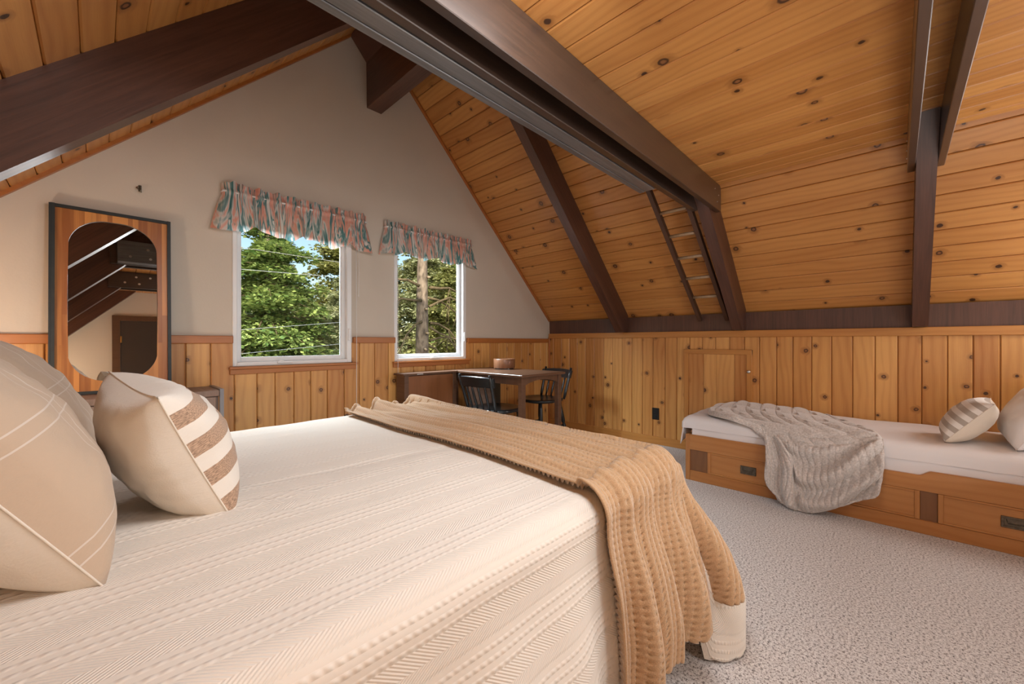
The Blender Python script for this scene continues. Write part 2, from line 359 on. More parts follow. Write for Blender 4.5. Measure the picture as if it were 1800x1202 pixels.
    def build(s, name, material, parent=None, smooth=False, kind=None, loc=None):
        me = bpy.data.meshes.new(name); me.from_pydata(s.v, [], s.f)
        uvl = me.uv_layers.new(name='UVMap'); uvl.data.foreach_set('uv', np.array([c for f in s.uv for q in f for c in q[:2]], dtype=np.float32))
        a = me.attributes.new('tint', 'FLOAT', 'FACE'); a.data.foreach_set('value', np.array(s.t, dtype=np.float32))
        if isinstance(material, str): material = M[material]
        me.materials.append(material)
        bm = bmesh.new(); bm.from_mesh(me)
        if not smooth or len(bm.verts) < 20000: bmesh.ops.remove_doubles(bm, verts=bm.verts, dist=1e-5) if smooth else None
        bmesh.ops.recalc_face_normals(bm, faces=bm.faces) if smooth != 'keep' else None
        bm.to_mesh(me); bm.free()
        if smooth: me.polygons.foreach_set('use_smooth', [True]*len(me.polygons))
        me.update()
        o = bpy.data.objects.new(name, me); COL.objects.link(o)
        if parent is not None: o.parent = parent
        if kind: o['kind'] = kind
        if loc is not None: o.location = loc
        return o
def struct(mb, name, material): return mb.build(name, material, kind='structure')

def planks(name, O, U, V, N, spans, w, material, seed=0, gap=0.0045, bev=0.005, depth=0.014, jitter=0.0, start=0.0, keepends=True):
    """boards laid on a plane; spans(u0,u1)->[(v0,v1)..]; N points into the room"""
    rnd = random.Random(seed); O, U, V, N = map(Vector, (O, U, V, N)); mb = MB(); u = start; k = 0; uend = spans[1]; fn = spans[0]
    while u < uend-0.02:
        ww = w*(1+jitter*(rnd.random()-0.5)); u1 = min(u+ww, uend); yo = rnd.random()*23; tn = rnd.random()
        for cu0, cu1, v0, v1 in fn(max(u, 0), u1):
            if cu1-cu0 < 0.004: continue
            l_ = gap/2 if cu0 <= u+1e-6 else 0; r_ = gap/2 if cu1 >= u1-1e-6 else 0
            prof = [(cu0+l_, -depth), (cu0+l_, -bev), (cu0+l_+(bev if l_ else 0), 0), (cu1-r_-(bev if r_ else 0), 0), (cu1-r_, -bev), (cu1-r_, -depth)]
            for i in range(5):
                a, b_ = prof[i], prof[i+1]
                P = [O+U*a[0]+V*v0+N*a[1], O+U*b_[0]+V*v0+N*b_[1], O+U*b_[0]+V*v1+N*b_[1], O+U*a[0]+V*v1+N*a[1]]
                mb.face(P, [(a[0], v0+yo), (b_[0], v0+yo), (b_[0], v1+yo), (a[0], v1+yo)], tn)
            for vv in (v0, v1):
                mb.face([O+U*q[0]+V*vv+N*q[1] for q in prof], [(q[0], vv+yo) for q in prof], tn)
        u = u1; k += 1
    # backing that closes the slots
    for cu0, cu1, v0, v1 in fn(0, uend):
        mb.face([O+U*cu0+V*v0-N*depth, O+U*cu1+V*v0-N*depth, O+U*cu1+V*v1-N*depth, O+U*cu0+V*v1-N*depth], None, 1.0)
    return mb.build(name, material, kind='structure')

# ------------------------------------------------------------------ dimensions
D = 3.66                    # gable wall
XK = 4.56; XL = -0.88       # knee walls
YB = -1.45                  # rear wall
RX, RZ = 1.838, 4.262       # ridge
zl = lambda x: x + 2.424
zr = lambda x: 6.10 - x
ZC = 2.507                  # flat ceiling under the loft
YLOFT = 1.36
S2 = math.sqrt(0.5)

# floor
mb = MB(); mb.face([(XL-.1, YB-.1, 0), (XK+.1, YB-.1, 0), (XK+.1, D+.1, 0), (XL-.1, D+.1, 0)]); mb.box(XL-.1, XK+.1, YB-.1, D+.1, -0.12, -0.001); struct(mb, 'floor', 'carpet')

# gable wall with two window openings
W1 = (0.717, 1.641, 1.013, 2.24); W2 = (2.079, 3.010, 1.005, 2.24)
mb = MB(); xs = [XL, W1[0], W1[1], RX, W2[0], W2[1], XK+.05]
top = lambda x: min(zl(x), zr(x)) + 0.03
for a, b_ in zip(xs[:-1], xs[1:]):
    hole = W1 if a == W1[0] else (W2 if a == W2[0] else None)
    if hole:
        mb.prism([(a, 0), (b_, 0), (b_, hole[2]), (a, hole[2])], 1, D, D+0.13)
        mb.prism([(a, hole[3]), (b_, hole[3]), (b_, top(b_)), (a, top(a))], 1, D, D+0.13)
    else: mb.prism([(a, 0), (b_, 0), (b_, top(b_)), (a, top(a))], 1, D, D+0.13)
struct(mb, 'wall_gable', 'plaster')

# wainscot on the gable wall
ZW = 1.195
def gspan(u0, u1):
    res = []; cuts = sorted(set([u0, u1] + [c for c in (W1[0]-XL, W1[1]-XL, W2[0]-XL, W2[1]-XL) if u0 < c < u1]))
    for a, b_ in zip(cuts[:-1], cuts[1:]):
        mid = (a+b_)/2+XL; h = ZW
        if W1[0] < mid < W1[1]: h = 0.97
        if W2[0] < mid < W2[1]: h = 0.965
        res.append((a, b_, 0, h))
    return res
planks('wall_wainscot', (XL, D-0.018, 0), (1, 0, 0), (0, 0, 1), (0, -1, 0), (gspan, XK-XL), 0.137, 'pine_wall', 3, jitter=0.25)
n = 1
for a, b_ in ((XL, W1[0]), (W1[1]+.01, W2[0]), (W2[1]+.01, XK-.02)):
    mb = MB(); mb.box(a, b_, D-0.040, D, ZW-0.006, ZW+0.052, bev=0.004); struct(mb, 'trim_%d' % n, 'cap_trim'); n += 1
for W in (W1, W2):
    mb = MB(); mb.box(W[0]-0.025, W[1]+0.05, D-0.05, D, W[2]-0.022, W[2]-0.002, bev=0.003); mb.box(W[0]-0.02, W[1]+0.035, D-0.036, D, W[2]-0.062, W[2]-0.022, bev=0.003)
    struct(mb, 'trim_%d' % n, 'cap_trim'); n += 1

# knee walls
planks('wall_right', (XK, YB, 0), (0, 1, 0), (0, 0, 1), (-1, 0, 0), (lambda a, b_: [(a, b_, 0, 1.27)], D-YB), 0.137, 'pine_wall', 8, jitter=0.12, start=-0.05)
mb = MB(); mb.box(XK-0.022, XK+.05, YB, D-0.03, 1.250, 1.318, bev=0.004); struct(mb, 'trim_%d' % n, 'pine_trim'); n += 1
mb = MB(); mb.box(XK-0.016, XK, YB, D-0.02, 0, 0.092, bev=0.003); struct(mb, 'baseboard_right', 'pine_trim')
mb = MB(); mb.box(XK-0.020, XK, D-0.042, D-0.018, 0.0, 1.25, bev=0.003); struct(mb, 'trim_%d' % n, 'cap_trim'); n += 1
planks('wall_left', (XL, YB, 0), (0, 1, 0), (0, 0, 1), (1, 0, 0), (lambda a, b_: [(a, b_, 0, 1.6)], D-YB), 0.137, 'pine_wall', 12)
mb = MB(); mb.box(XL-.08, XL-.015, YB, D, 0, 1.7); struct(mb, 'wall_left_backing', 'plaster')
mb = MB(); mb.box(XK+.016, XK+.09, YB, D, 0, 1.5); struct(mb, 'wall_right_backing', 'plaster')
# dark plate above the right knee wall
mb = MB(); mb.box(XK+0.012, XK+0.07, YB, D-0.02, 1.318, 1.50); struct(mb, 'trim_%d' % n, 'beam'); n += 1

# sloped pine ceilings
LS = (XK+0.05-RX)/S2
planks('ceiling_right', (RX, YB, RZ), (S2, 0, -S2), (0, 1, 0), (-S2, 0, -S2), (lambda a, b_: [(a, b_, 0, D-YB)], LS), 0.140, 'pine_ceiling', 21)
planks('ceiling_left', (RX, YB, RZ), (-S2, 0, -S2), (0, 1, 0), (S2, 0, -S2), (lambda a, b_: [(a, b_, 0, D-YB)], (RX-XL+.05)/S2), 0.140, 'pine_ceiling', 22)
# flat ceiling under the loft
planks('ceiling_flat', (zl(0)*0+ZC-2.424, YB, ZC), (1, 0, 0), (0, 1, 0), (0, 0, -1), (lambda a, b_: [(a, b_, 0, 1.10-YB)], 3.594-(ZC-2.424)), 0.137, 'pine_ceiling', 23)
mb = MB(); mb.box(ZC-2.424, 3.58, YB, 1.24, ZC+0.016, ZC+0.10); struct(mb, 'ceiling_loft_deck', 'beam')
# outer roof shell (keeps the daylight out)
mb = MB(); e = 0.05
mb.prism([(XL-.3, zl(XL-.3)+e), (RX, RZ+e*1.4), (XK+.3, zr(XK+.3)+e), (XK+.3, zr(XK+.3)+e+.2), (RX, RZ+.35), (XL-.3, zl(XL-.3)+e+.2)], 1, YB-.2, D+.3); struct(mb, 'ceiling_roof_deck', 'beam')
# rake trims at the gable
mb = MB()
def slope_box(mb, x0, x1, fn, sgn, depth0, depth1, y0, y1, tint=None):
    """bar that follows a roof slope: between depths depth0..depth1 (perpendicular) below the ceiling plane"""
    k = 1/S2
    poly = [(x0, fn(x0)-depth0*k), (x1, fn(x1)-depth0*k), (x1, fn(x1)-depth1*k), (x0, fn(x0)-depth1*k)]
    mb.prism(poly, 1, y0, y1, tint)
slope_box(mb, 1.95, XK+.02, zr, 1, 0.0, 0.022, D-0.03, D, 0.9); struct(mb, 'trim_%d' % n, 'cap_trim'); n += 1
mb = MB(); slope_box(mb, XL, 1.63, zl, -1, 0.0, 0.020, D-0.03, D, 0.9); struct(mb, 'trim_%d' % n, 'cap_trim'); n += 1
# rear wall and door seen in the mirror
mb = MB(); mb.prism([(XL-.05, 0), (XK+.05, 0), (XK+.05, zr(XK+.05)), (RX, RZ), (XL-.05, zl(XL-.05))], 1, YB-0.1, YB); struct(mb, 'wall_back', 'back_wall')
dr = bpy.data.objects.new('door_1', None); COL.objects.link(dr); dr.location = (0.16, YB, 0); dr['kind'] = 'structure'
mb = MB(); mb.box(0, 0.09, 0, 0.03, 0, 2.10, bev=.003); mb.box(1.0, 1.09, 0, 0.03, 0, 2.10, bev=.003); mb.box(0, 1.09, 0, 0.031, 2.04, 2.12, bev=.003); mb.build('door_frame', 'door_trim', dr)
mb = MB(); mb.box(0.095, 0.995, 0.0, 0.02, 0.01, 2.035); mb.build('door_leaf', 'door_brown', dr)
mb = MB(); mb.tube([(0.097, 0.028, 1.70), (0.097, 0.028, 1.80)], 0.009); mb.box(0.085, 0.11, 0.018, 0.024, 1.70, 1.80); mb.build('door_hinge', 'brass', dr)
mb = MB(); mb.tube([(0.93, 0.02, 1.0), (0.93, 0.06, 1.0)], 0.012); mb.lathe([(0.0, -.028), (.02, -.02), (.028, 0), (.02, .02), (0, .028)], 12, (0.93, 0.075, 1.0)); mb.build('door_handle', 'brass', dr, True)

# ------------------------------------------------------------------ windows
def window(idx, W, rsash):
    x0, x1, z0, z1 = W
    o = bpy.data.objects.new('window_%d' % idx, None); COL.objects.link(o); o['kind'] = 'structure'; o.location = (x0, D, z0); T = Matrix.Translation((-x0, -D, -z0))
    def B(a, b_, c, d, e_, f, bev=0.003): mbx.box(a, b_, c, d, e_, f, m=T, bev=bev)
    mbx = MB(); fw = 0.030; ya, yb = D-0.012, D+0.10
    B(x0, x0+fw, ya, yb, z0, z1); B(x1-fw-0.012, x1, ya, yb, z0, z1); B(x0+fw, x1-fw-.012, ya, yb, z0, z0+fw); B(x0+fw, x1-fw-.012, ya, yb, z1-fw, z1)
    mbx.build('window_frame', 'white', o)
    mbx = MB(); a, b_, c, d = x0+fw, x1-fw-0.012, z0+fw, z1-fw; sw = 0.032; ya, yb = D+0.035, D+0.075
    B(a, a+sw, ya, yb, c, d); B(b_-sw, b_, ya, yb, c, d); B(a+sw, b_-sw, ya, yb, c, c+sw+.006); B(a+sw, b_-sw, ya, yb, d-sw, d)
    B(a+sw, a+sw+.006, ya+.012, yb-.008, c+sw, d-sw, 0); B(b_-sw-.006, b_-sw, ya+.012, yb-.008, c+sw, d-sw, 0)
    mbx.build('sash', 'white', o)
    mbx = MB(); mbx.box(a+sw, b_-sw, D+0.052, D+0.056, c+sw, d-sw, m=T); mbx.build('pane', 'glass', o)
    cx = x0 + (x1-x0)*(0.36 if idx == 1 else 0.50)
    mbx = MB(); B(cx-.03, cx+.09, D-0.028, D-0.010, z0+.012, z0+.032, .006); B(cx-.01, cx+.02, D-0.020, D+.02, z0+.02, z0+.042, .004); mbx.build('crank_handle', 'white', o, loc=None)
    mbx = MB(); B(x1-fw-.005, x1-.012, D-0.026, D-.010, z0+.20, z0+.31, .005); mbx.build('window_latch', 'white', o)
    return o
window(1, W1, True); window(2, W2, True)

# ------------------------------------------------------------------ rafters, collar ties, ridge
DP = 0.244
def rafter(side, y0, y1, x_end, label, group):
    mb = MB(); k = DP/S2
    if side > 0:
        xs_, xe = (1.943, XK+0.012)
        poly = [(xs_, zr(xs_)), (xe, zr(xe)), (xe, 1.322), (6.10-k-1.322, 1.322), (xs_, zr(xs_)-k)]
    else:
        xs_, xe = (1.79, XL+0.01)
        poly = [(xs_, zl(xs_)-0.0), (xs_, zl(xs_)-k), (xe+k-0.25, zl(xe+k-0.25)-k), (xe, zl(xe)-k), (xe, zl(xe))]
    # prism with long grain uv along slope
    tint = random.random(); off = random.random()*9
    def uvp(q, a): s_ = (q[0]*side - q[1])*S2; d_ = (q[0]*side+q[1])*S2; return s_, d_
    for a, fl in ((y0, 0), (y1, 1)):
        P = [(q[0], a, q[1]) for q in poly]; uv = [(uvp(q, a)[0]+off, uvp(q, a)[1]+fl) for q in poly]; mb.face(P, uv, tint)
    for i in range(len(poly)):
        q, r_ = poly[i], poly[(i+1) % len(poly)]
        mb.face([(q[0], y0, q[1]), (r_[0], y0, r_[1]), (r_[0], y1, r_[1]), (q[0], y1, q[1])], [(uvp(q, 0)[0]+off, y0), (uvp(r_, 0)[0]+off, y0), (uvp(r_, 0)[0]+off, y1), (uvp(q, 0)[0]+off, y1)], tint)
    o = mb.build('rafter', 'beam'); bv = o.modifiers.new('b', 'BEVEL'); bv.width = 0.004; bv.segments = 1; bv.limit_method = 'ANGLE'
    return tag(o, label, 'rafter', group)
RY = [(2.40, 2.495), (1.100, 1.190), (-0.178, -0.088)]
names = ['nearest the window wall', 'next to the ladder', 'under the short end of the far tie']
rl = ['dark brown rafter on right slope, the one nearest the window wall', 'dark brown rafter on right slope right beside the pale runged ladder', 'dark brown rafter on right slope nearest the right picture edge, above the daybed']
ll = ['massive reddish brown rafter crossing the upper left corner above the windows', 'dark rafter on left slope carrying the middle pair of bolted ties, seen in the mirror', 'dark rafter on left slope carrying the rearmost bolted ties, seen low in the mirror']
for i, (a, b_) in enumerate(RY):
    rafter(1, a, b_, 0, rl[i], 'rafters of the A-frame roof'); rafter(-1, a, b_, 0, ll[i], 'rafters of the A-frame roof')
rafter(-1, YB+0.005, YB+0.095, 0, 'dark rafter on left slope against the rear wall above the door, seen in the mirror', 'rafters of the A-frame roof')
# ridge
mb = MB(); mb.prism([(1.632, 4.05), (1.789, 3.876), (1.795, 3.445), (1.943, 3.445), (1.943, zr(1.943)-.003), (RX, RZ-.004)], 1, YB, D-0.001, 0.4)
# uv for grain along Y
mb.uv = [[(v_[1]*1.0, v_[0]+v_[2]) for v_ in [mb.v[k] for k in f]] for f in mb.f]
tag(mb.build('ridge_beam', 'beam'), 'dark ridge beam at the roof peak above the wall between the two windows', 'beam')
def tie(y0, y1, x0, x1, label, bolts_y=None, name='collar_tie', z0=2.290, z1=ZC-0.002, m='tie', group='horizontal collar ties'):
    root = thing(name, label, 'beam', (x0, (y0+y1)/2, z0), 0, group)
    T = Matrix.Translation((-x0, -(y0+y1)/2, -z0))
    mb = MB(); mb.box(x0, x1, y0, y1, z0, z1, m=T, bev=0.003)
    mb.uv = [[(q[1]+q[0]*0+0.0, q[0]) for q in f] for f in mb.uv]; mb.uv = [[(q[1], q[0]) for q in f] for f in mb.uv]
    mb.uv = [[(mb.v[k][0], mb.v[k][1]+mb.v[k][2]) for k in f] for f in mb.f]
    mb.build('tie_board', m, root)
    if bolts_y is not None:
        for (bx, bz) in [(x0+0.16, z0+.07), (x0+.30, z0+.06), (x0+.27, z0+.15), (x0+.41, z0+.15)] + [(x1-.10, z0+.06), (x1-.07, z0+.12), (x1-.16, z0+.15)]:
            mb = MB(); s_ = 1 if bolts_y > (y0+y1)/2 else -1; r_ = 0.013 if bx < x0+0.6 else 0.004
            mb.tube([(bx-x0, bolts_y-(y0+y1)/2, bz-z0), (bx-x0, bolts_y-(y0+y1)/2+s_*0.005, bz-z0)], r_, 10); mb.build('bolt', 'steel', root)
    return root
xl_, xr_ = 0.095, 3.625
tie(1.058, 1.098, xl_, xr_, 'long brown tie board nearest the camera in the pair by the ladder', 1.058)
tie(1.192, 1.234, xl_, 3.46, 'long dark tie board on the window side of the pair by the ladder', 1.234)
tie(-0.215, -0.180, xl_, xr_, 'dark tie board on the right of the pair near the right picture edge', -0.215)
tie(-0.086, -0.050, xl_, xr_, 'dark tie board on the left of the pair near the right picture edge', -0.050)
hd = thing('loft_header', 'glossy dark loft header beam beside the collar ties, grey window sheen painted into its colour', 'beam', (0.15, 1.30, 2.29))
T = Matrix.Translation((-0.15, -1.30, -2.29))
mb = MB(); mb.box(0.15, 2.765, 1.245, 1.318, 2.292, 2.52, m=T, bev=.003); mb.uv = [[(mb.v[k][0], mb.v[k][1]+mb.v[k][2]) for k in f] for f in mb.f]; mb.build('header_beam', 'header', hd)
mb = MB(); mb.box(0.15, 2.765, 1.320, 1.358, 2.290, 2.52, m=T, bev=.003); mb.uv = [[(mb.v[k][0], mb.v[k][1]+mb.v[k][2]) for k in f] for f in mb.f]; mb.build('header_trim', 'header', hd)

for bx, bz in ((.10, .06), (.26, .05), (.24, .15), (.40, .14)):
    mb = MB(); mb.tube([(bx, .058, bz), (bx, .064, bz)], .013, 10); mb.build('bolt', 'steel', hd)
# ladder
lad = thing('loft_ladder', 'narrow brown ladder with pale rungs leaning up the right slope to the loft', 'ladder', (4.5, 1.39, 1.46))
dz = lambda x: 1.2 + 4.082 - 0.85*x
ang = math.atan(0.85)
for yy in (1.508, 1.240):
    mb = MB(); a = Vector((4.52, 0, dz(4.52))); b_ = Vector((3.02, 0, dz(3.02))); d = (b_-a).normalized(); nn = Vector((d.z, 0, -d.x))
    P = []
    for q in (a, b_):
        P.append([q + nn*s_*0.024 + Vector((0, yy+yo, 0)) - Vector((4.5, 1.39, 1.46)) for s_, yo in ((-1, 0), (1, 0), (1, .036), (-1, .036))])
    F = [(0, 1), (1, 2), (2, 3), (3, 0)]
    for i, j in F: mb.face([P[0][i], P[0][j], P[1][j], P[1][i]], [(0, i*.05), (0, j*.05), (2, j*.05), (2, i*.05)])
    mb.face(P[0], [(0, 0)]*4); mb.face(P[1][::-1], [(0, 0)]*4)
    mb.build('ladder_rail', 'ladder', lad)
for k in range(-2, 5):
    x = 3.463+0.2*k; mb = MB(); mb.tube([(x-4.5, 1.276-1.39, dz(x)-1.46), (x-4.5, 1.508-1.39, dz(x)-1.46)], 0.0145, 10); mb.build('rung', 'rung', lad, True)

# access door and outlet in the right knee wall
ad = thing('access_door', 'small square knotty pine crawlspace door with round knob in right knee wall', 'door', (XK, 1.37, 0.02))
T = Matrix.Translation((-XK, -1.37, -0.02)); yA, yB_, zt = 1.038, 1.706, 1.121
mb = MB(); f0, f1 = XK-0.030, XK-0.002
mb.box(f0, f1, yA, yA+.05, 0.10, zt, m=T, bev=.003); mb.box(f0, f1, yB_-.05, yB_, 0.10, zt, m=T, bev=.003); mb.box(f0-.001, f1, yA, yB_, zt-.05, zt, m=T, bev=.003); mb.box(f0-.001, f1, yA, yB_, 0.10, .15, m=T, bev=.003); mb.build('door_frame', 'pine_trim', ad)
mb = MB(); yy = yA+.05
for k, wdt in enumerate((.11, .17, .13, .158)): mb.box(f0+.010, f1, yy+.001, min(yy+wdt, yB_-.05)-.001, .15, zt-.05, m=T, bev=.002); yy += wdt
mb.build('door_panel', 'pine_wall', ad)
mb = MB(); mb.lathe([(0.0, 0), (.007, 0), (.007, .012), (.016, .018), (.017, .026), (.010, .032), (0, .033)], 16)
kn = mb.build('knob', 'steel', ad, True); kn.location = (f0-XK, 1.062-1.37, 0.903-.02); kn.rotation_euler = (0, R(-90), 0)
ot = thing('wall_outlet', 'black rectangular power outlet plate on right pine knee wall', 'outlet', (XK, 2.04, 0.357))
mb = MB(); mb.box(-.009, -.0005, -.042, .042, -.068, .068, bev=.003); mb.build('cover_plate', 'outlet', ot)
for dz_ in (-.028, .028):
    mb = MB(); mb.box(-.012, -.0085, -.018, .018, dz_-.017, dz_+.017, bev=.002); mb.build('socket', 'black_paint', ot)

# wall hook
hk = MB(); hk.tube([(0, 0, .02), (0, -.012, .018), (0, -.02, 0), (.002, -.03, -.012), (.004, -.022, -.024), (.004, -.01, -.018)], .004, 8); hk.tube([(-.012, -.004, .012), (-.018, -.014, .004), (-.010, -.02, -.006)], .0035, 8); hk.box(-.008, .008, -.004, 0, -.016, .026, bev=.002)
tag(hk.build('wall_hook', 'pewter', None, False, loc=(0.20, D-.0005, 2.225)), 'tiny bronze double hook on bare plaster above the leaning mirror', 'hook')

# ------------------------------------------------------------------ valances
def valance(x0, x1, zt, drop, label, seed):
    rnd = random.Random(seed); L = x1-x0; nx = int(L*420); nz = 34; P = []; UV = []
    ph = [rnd.random()*6.28 for _ in range(8)]
    for j in range(nz+1):
        v = j/nz; row = []; uvr = []
        z_ = zt - v*drop
        for i in range(nx+1):
            s = i/nx*L; e_ = min(s, L-s)
            hf = 0.5*math.sin(s*105+ph[0]+1.2*math.sin(s*13+ph[1])) + 0.5*math.sin(s*61+ph[2]+math.sin(s*9))
            lf = 0.6*math.sin(s*34+ph[3]+1.1*math.sin(s*7+ph[4])) + 0.4*math.sin(s*57+ph[5])
            k = max(0, (v-0.28)/0.72); k = k**0.8
            amp_h = 0.016 if v < .11 else (0.007 if v < .28 else 0.007*(1-k))
            if 0.09 < v < 0.13 or 0.25 < v < 0.29: amp_h = 0.004
            out_ = 0.055 + hf*amp_h + k*(0.030 + lf*0.030) + (0.012 if .13 < v < .25 else 0)*math.sin((v-.13)/.12*math.pi)
            x = x0 + s
            edge = math.exp(-(s/0.05)**2) - math.exp(-((L-s)/0.05)**2)
            x += -edge*k*0.07 + 0.010*k*math.cos(s*34+ph[3])
            wrap = math.exp(-(e_/0.018)**2); out_ = out_*(1-wrap*0.6)
            dzv = (0.010*hf if v < .05 else 0) + k*k*0.022*math.sin(s*17+ph[6]) + k*k*0.010*lf
            if v < .06: dzv += 0.030*math.exp(-((s-0.085)/0.02)**2) if seed == 1 else 0
            row.append((x, D-out_, z_+dzv)); uvr.append((s*1.9, v*drop*1.3))
        P.append(row); UV.append(uvr)
    o = thing('window_valance', label, 'valance', (x0, D, zt), 0, 'window valances')
    mb = MB(); mb.grid(P, UV); ob = mb.build('ruffled_cloth', 'valance', o, True)
    for vtx in ob.data.vertices: vtx.co -= Vector((x0, D, zt))
    mb = MB(); mb.tube([(0.005, -.001, -.19*drop), (0.005, -.056, -.19*drop), (L-.005, -.056, -.19*drop), (L-.005, -.001, -.19*drop)], .008, 8); mb.build('curtain_rod', 'white', o, True)
    return o
valance(0.645, 1.775, 2.395, 0.345, 'wider pink and teal ruffled valance over the left window', 1)
valance(1.965, 3.085, 2.395, 0.315, 'smaller looking pink and teal ruffled valance over the right window, nearer the sloped ceiling', 2)
for k, (cx, z0, z1, lab) in enumerate(((1.690, 1.64, 2.1, 'short white blind cord hanging right of the left window'), (1.668, .12, 2.1, 'long white blind cord running down past the right side of the left window'), (2.095, .12, 2.1, 'thin white blind cord running down the left side of the right window'))):
    mb = MB(); mb.tube([(cx, D-.052, z1), (cx+.002, D-.054, (z0+z1)/2), (cx, D-.053, z0)], .0022, 6); mb.lathe([(0, 0), (.005, .004), (.004, .02), (0, .024)], 8, (cx, D-.053, z0-.02)); tag(mb.build('blind_cord', 'cord', None, True), lab, 'cord', 'blind cords')

# ------------------------------------------------------------------ dresser and mirror
dx0, dx1, dy0, dy1, dzt = -0.27, 0.59, 3.25, 3.615, 0.882
ds = thing('dresser', 'grey-brown wooden dresser with dark metal frame under the mirror', 'dresser', (dx0, dy0, 0)); T = Matrix.Translation((-dx0, -dy0, 0))
mb = MB(); mb.box(dx0+.02, dx1-.022, dy0+.006, dy1, dzt-.042, dzt-.004, m=T, bev=.002); mb.build('dresser_top', 'drift', ds)
mb = MB(); mb.box(dx0+.02, dx1-.024, dy0+.03, dy1-.005, .06, dzt-.045, m=T); mb.build('carcass', 'drift', ds)
for x in (dx0, dx1-.022):
    mb = MB(); mb.box(x, x+.022, dy0-.004, dy0+.018, 0, dzt+.004, m=T); mb.box(x, x+.022, dy1-.022, dy1, 0, dzt+.004, m=T); mb.box(x, x+.022, dy0+.018, dy1-.022, dzt-.02, dzt+.004, m=T); mb.build('side_frame', 'metal_trim', ds)
for k in range(3):
    z = .10+k*.25; mb = MB(); mb.box(dx0+.035, dx1-.040, dy0+.012, dy0+.03, z, z+.235, m=T, bev=.003); d_ = mb.build('drawer', 'drift', ds)
    mb = MB(); mb.box(.25, .60, .002, .012, z+.19, z+.205, bev=.002); mb.build('drawer_pull', 'iron', d_)
mr = thing('leaning_mirror', 'tall mirror with oval glass in orange butcher block board and black metal edges', 'mirror', (0.08, 3.578, dzt-.002), 0)
mr.rotation_euler = (R(-2.9), 0, R(0))
hw, H = 0.272, 1.145
mb = MB(); mb.box(-hw, -hw+.018, -.028, .006, 0, H+.004); mb.box(hw-.018, hw, -.028, .006, 0, H+.004); mb.box(-hw, hw, -.026, .006, H-.016, H+.003); mb.box(-hw, hw, -.026, .006, 0, .018)
mb.box(-hw-.006, -hw+.001, -.030, .006, 0, H+.002); mb.build('metal_frame', 'iron', mr)
# butcher block with oval hole (made of staves so that grain and tint vary)
gw, gz0, gz1, gr = 0.203, 0.075, 1.085, 0.175
def glass_loop(n=96, off=0.0):
    pts = []
    for k in range(n):
        a = 2*math.pi*k/n; c, s_ = math.cos(a), math.sin(a)
        ex = 2/2.6
        # rounded rectangle built as superellipse ends + straight sides
        cx = gw-gr; cz = (gz1-gz0)/2-gr*1.05
        x = math.copysign(cx, c) + c*gr; z = (gz0+gz1)/2 + math.copysign(cz, s_) + s_*gr*1.05
        pts.append((x*(1+off/gw), z+off*s_))
    return pts
inner = glass_loop()
W_ = hw-.018
staves = []; x = -W_; rs = random.Random(5)
mb = MB()
def zr_in(x):          # extents of the hole at x
    zs = []
    n_ = len(inner)
    for i in range(n_):
        a, b_ = inner[i], inner[(i+1) % n_]
        if (a[0]-x)*(b_[0]-x) <= 0 and a[0] != b_[0]:
            t_ = (x-a[0])/(b_[0]-a[0]); zs.append(a[1]+t_*(b_[1]-a[1]))
    return (min(zs), max(zs)) if len(zs) >= 2 else None
step = 0.0045; nst = int(round(2*W_/step)); step = 2*W_/nst; tint = {}
def tn(ix, seg):
    key = (ix*step//0.024, seg); 
    if key not in tint: tint[key] = rs.random()
    return tint[key]
for i in range(nst):
    xa, xb = -W_+i*step, -W_+(i+1)*step; ra, rb = zr_in(min(max(xa, -gw+1e-4), gw-1e-4)) if abs(xa) < gw else None, zr_in(min(max(xb, -gw+1e-4), gw-1e-4)) if abs(xb) < gw else None
    y = -.014; mid = 0.58
    def q(z0a, z0b, z1a, z1b, seg):
        tt = tn(i, seg); mb.face([(xa, y, z0a), (xb, y, z0b), (xb, y, z1b), (xa, y, z1a)], [(xa, z0a+seg), (xb, z0b+seg), (xb, z1b+seg), (xa, z1a+seg)], tt)
    if ra is None and rb is None:
        zc = 0.3+0.5*((math.floor(i*step/0.024)*0.37) % 1)
        q(.018, .018, zc, zc, 0); q(zc, zc, H-.016, H-.016, 1)
    else:
        m_ = 0.58
        ra = ra or (m_, m_); rb = rb or (m_, m_)
        q(.018, .018, ra[0], rb[0], 2); q(ra[1], rb[1], H-.016, H-.016, 3)
mb.build('butcher_block', 'butcher', mr, 'keep')
for f_ in bpy.data.objects['butcher_block'].data.polygons: f_.use_smooth = False
mb = MB(); mb.face([(q_[0], -.004, q_[1]) for q_ in inner]); mb.build('mirror_glass', 'mirror', mr)
mb = MB(); a = [(q_[0], -.014, q_[1]) for q_ in inner]; b_ = [(q_[0], -.0035, q_[1]) for q_ in inner]
mb.grid([a+[a[0]], b_+[b_[0]]]); mb.build('glass_bevel', 'door_brown', mr, True)
mb = MB(); mb.face([(-W_, 0.004, .01), (W_, 0.004, .01), (W_, .004, H-.01), (-W_, .004, H-.01)]); mb.build('backing', 'drift', mr)
# dark object on dresser (keys)
mb = MB(); mb.tube([(.375, 3.29, dzt+.003), (.385, 3.285, dzt+.018), (.40, 3.28, dzt+.006)], .006, 8); mb.box(.36, .385, 3.275, 3.30, dzt-.003, dzt+.010, bev=.003); tag(mb.build('hair_clip', 'black_paint'), 'small black clip lying on the dresser top near its front edge', 'clip')

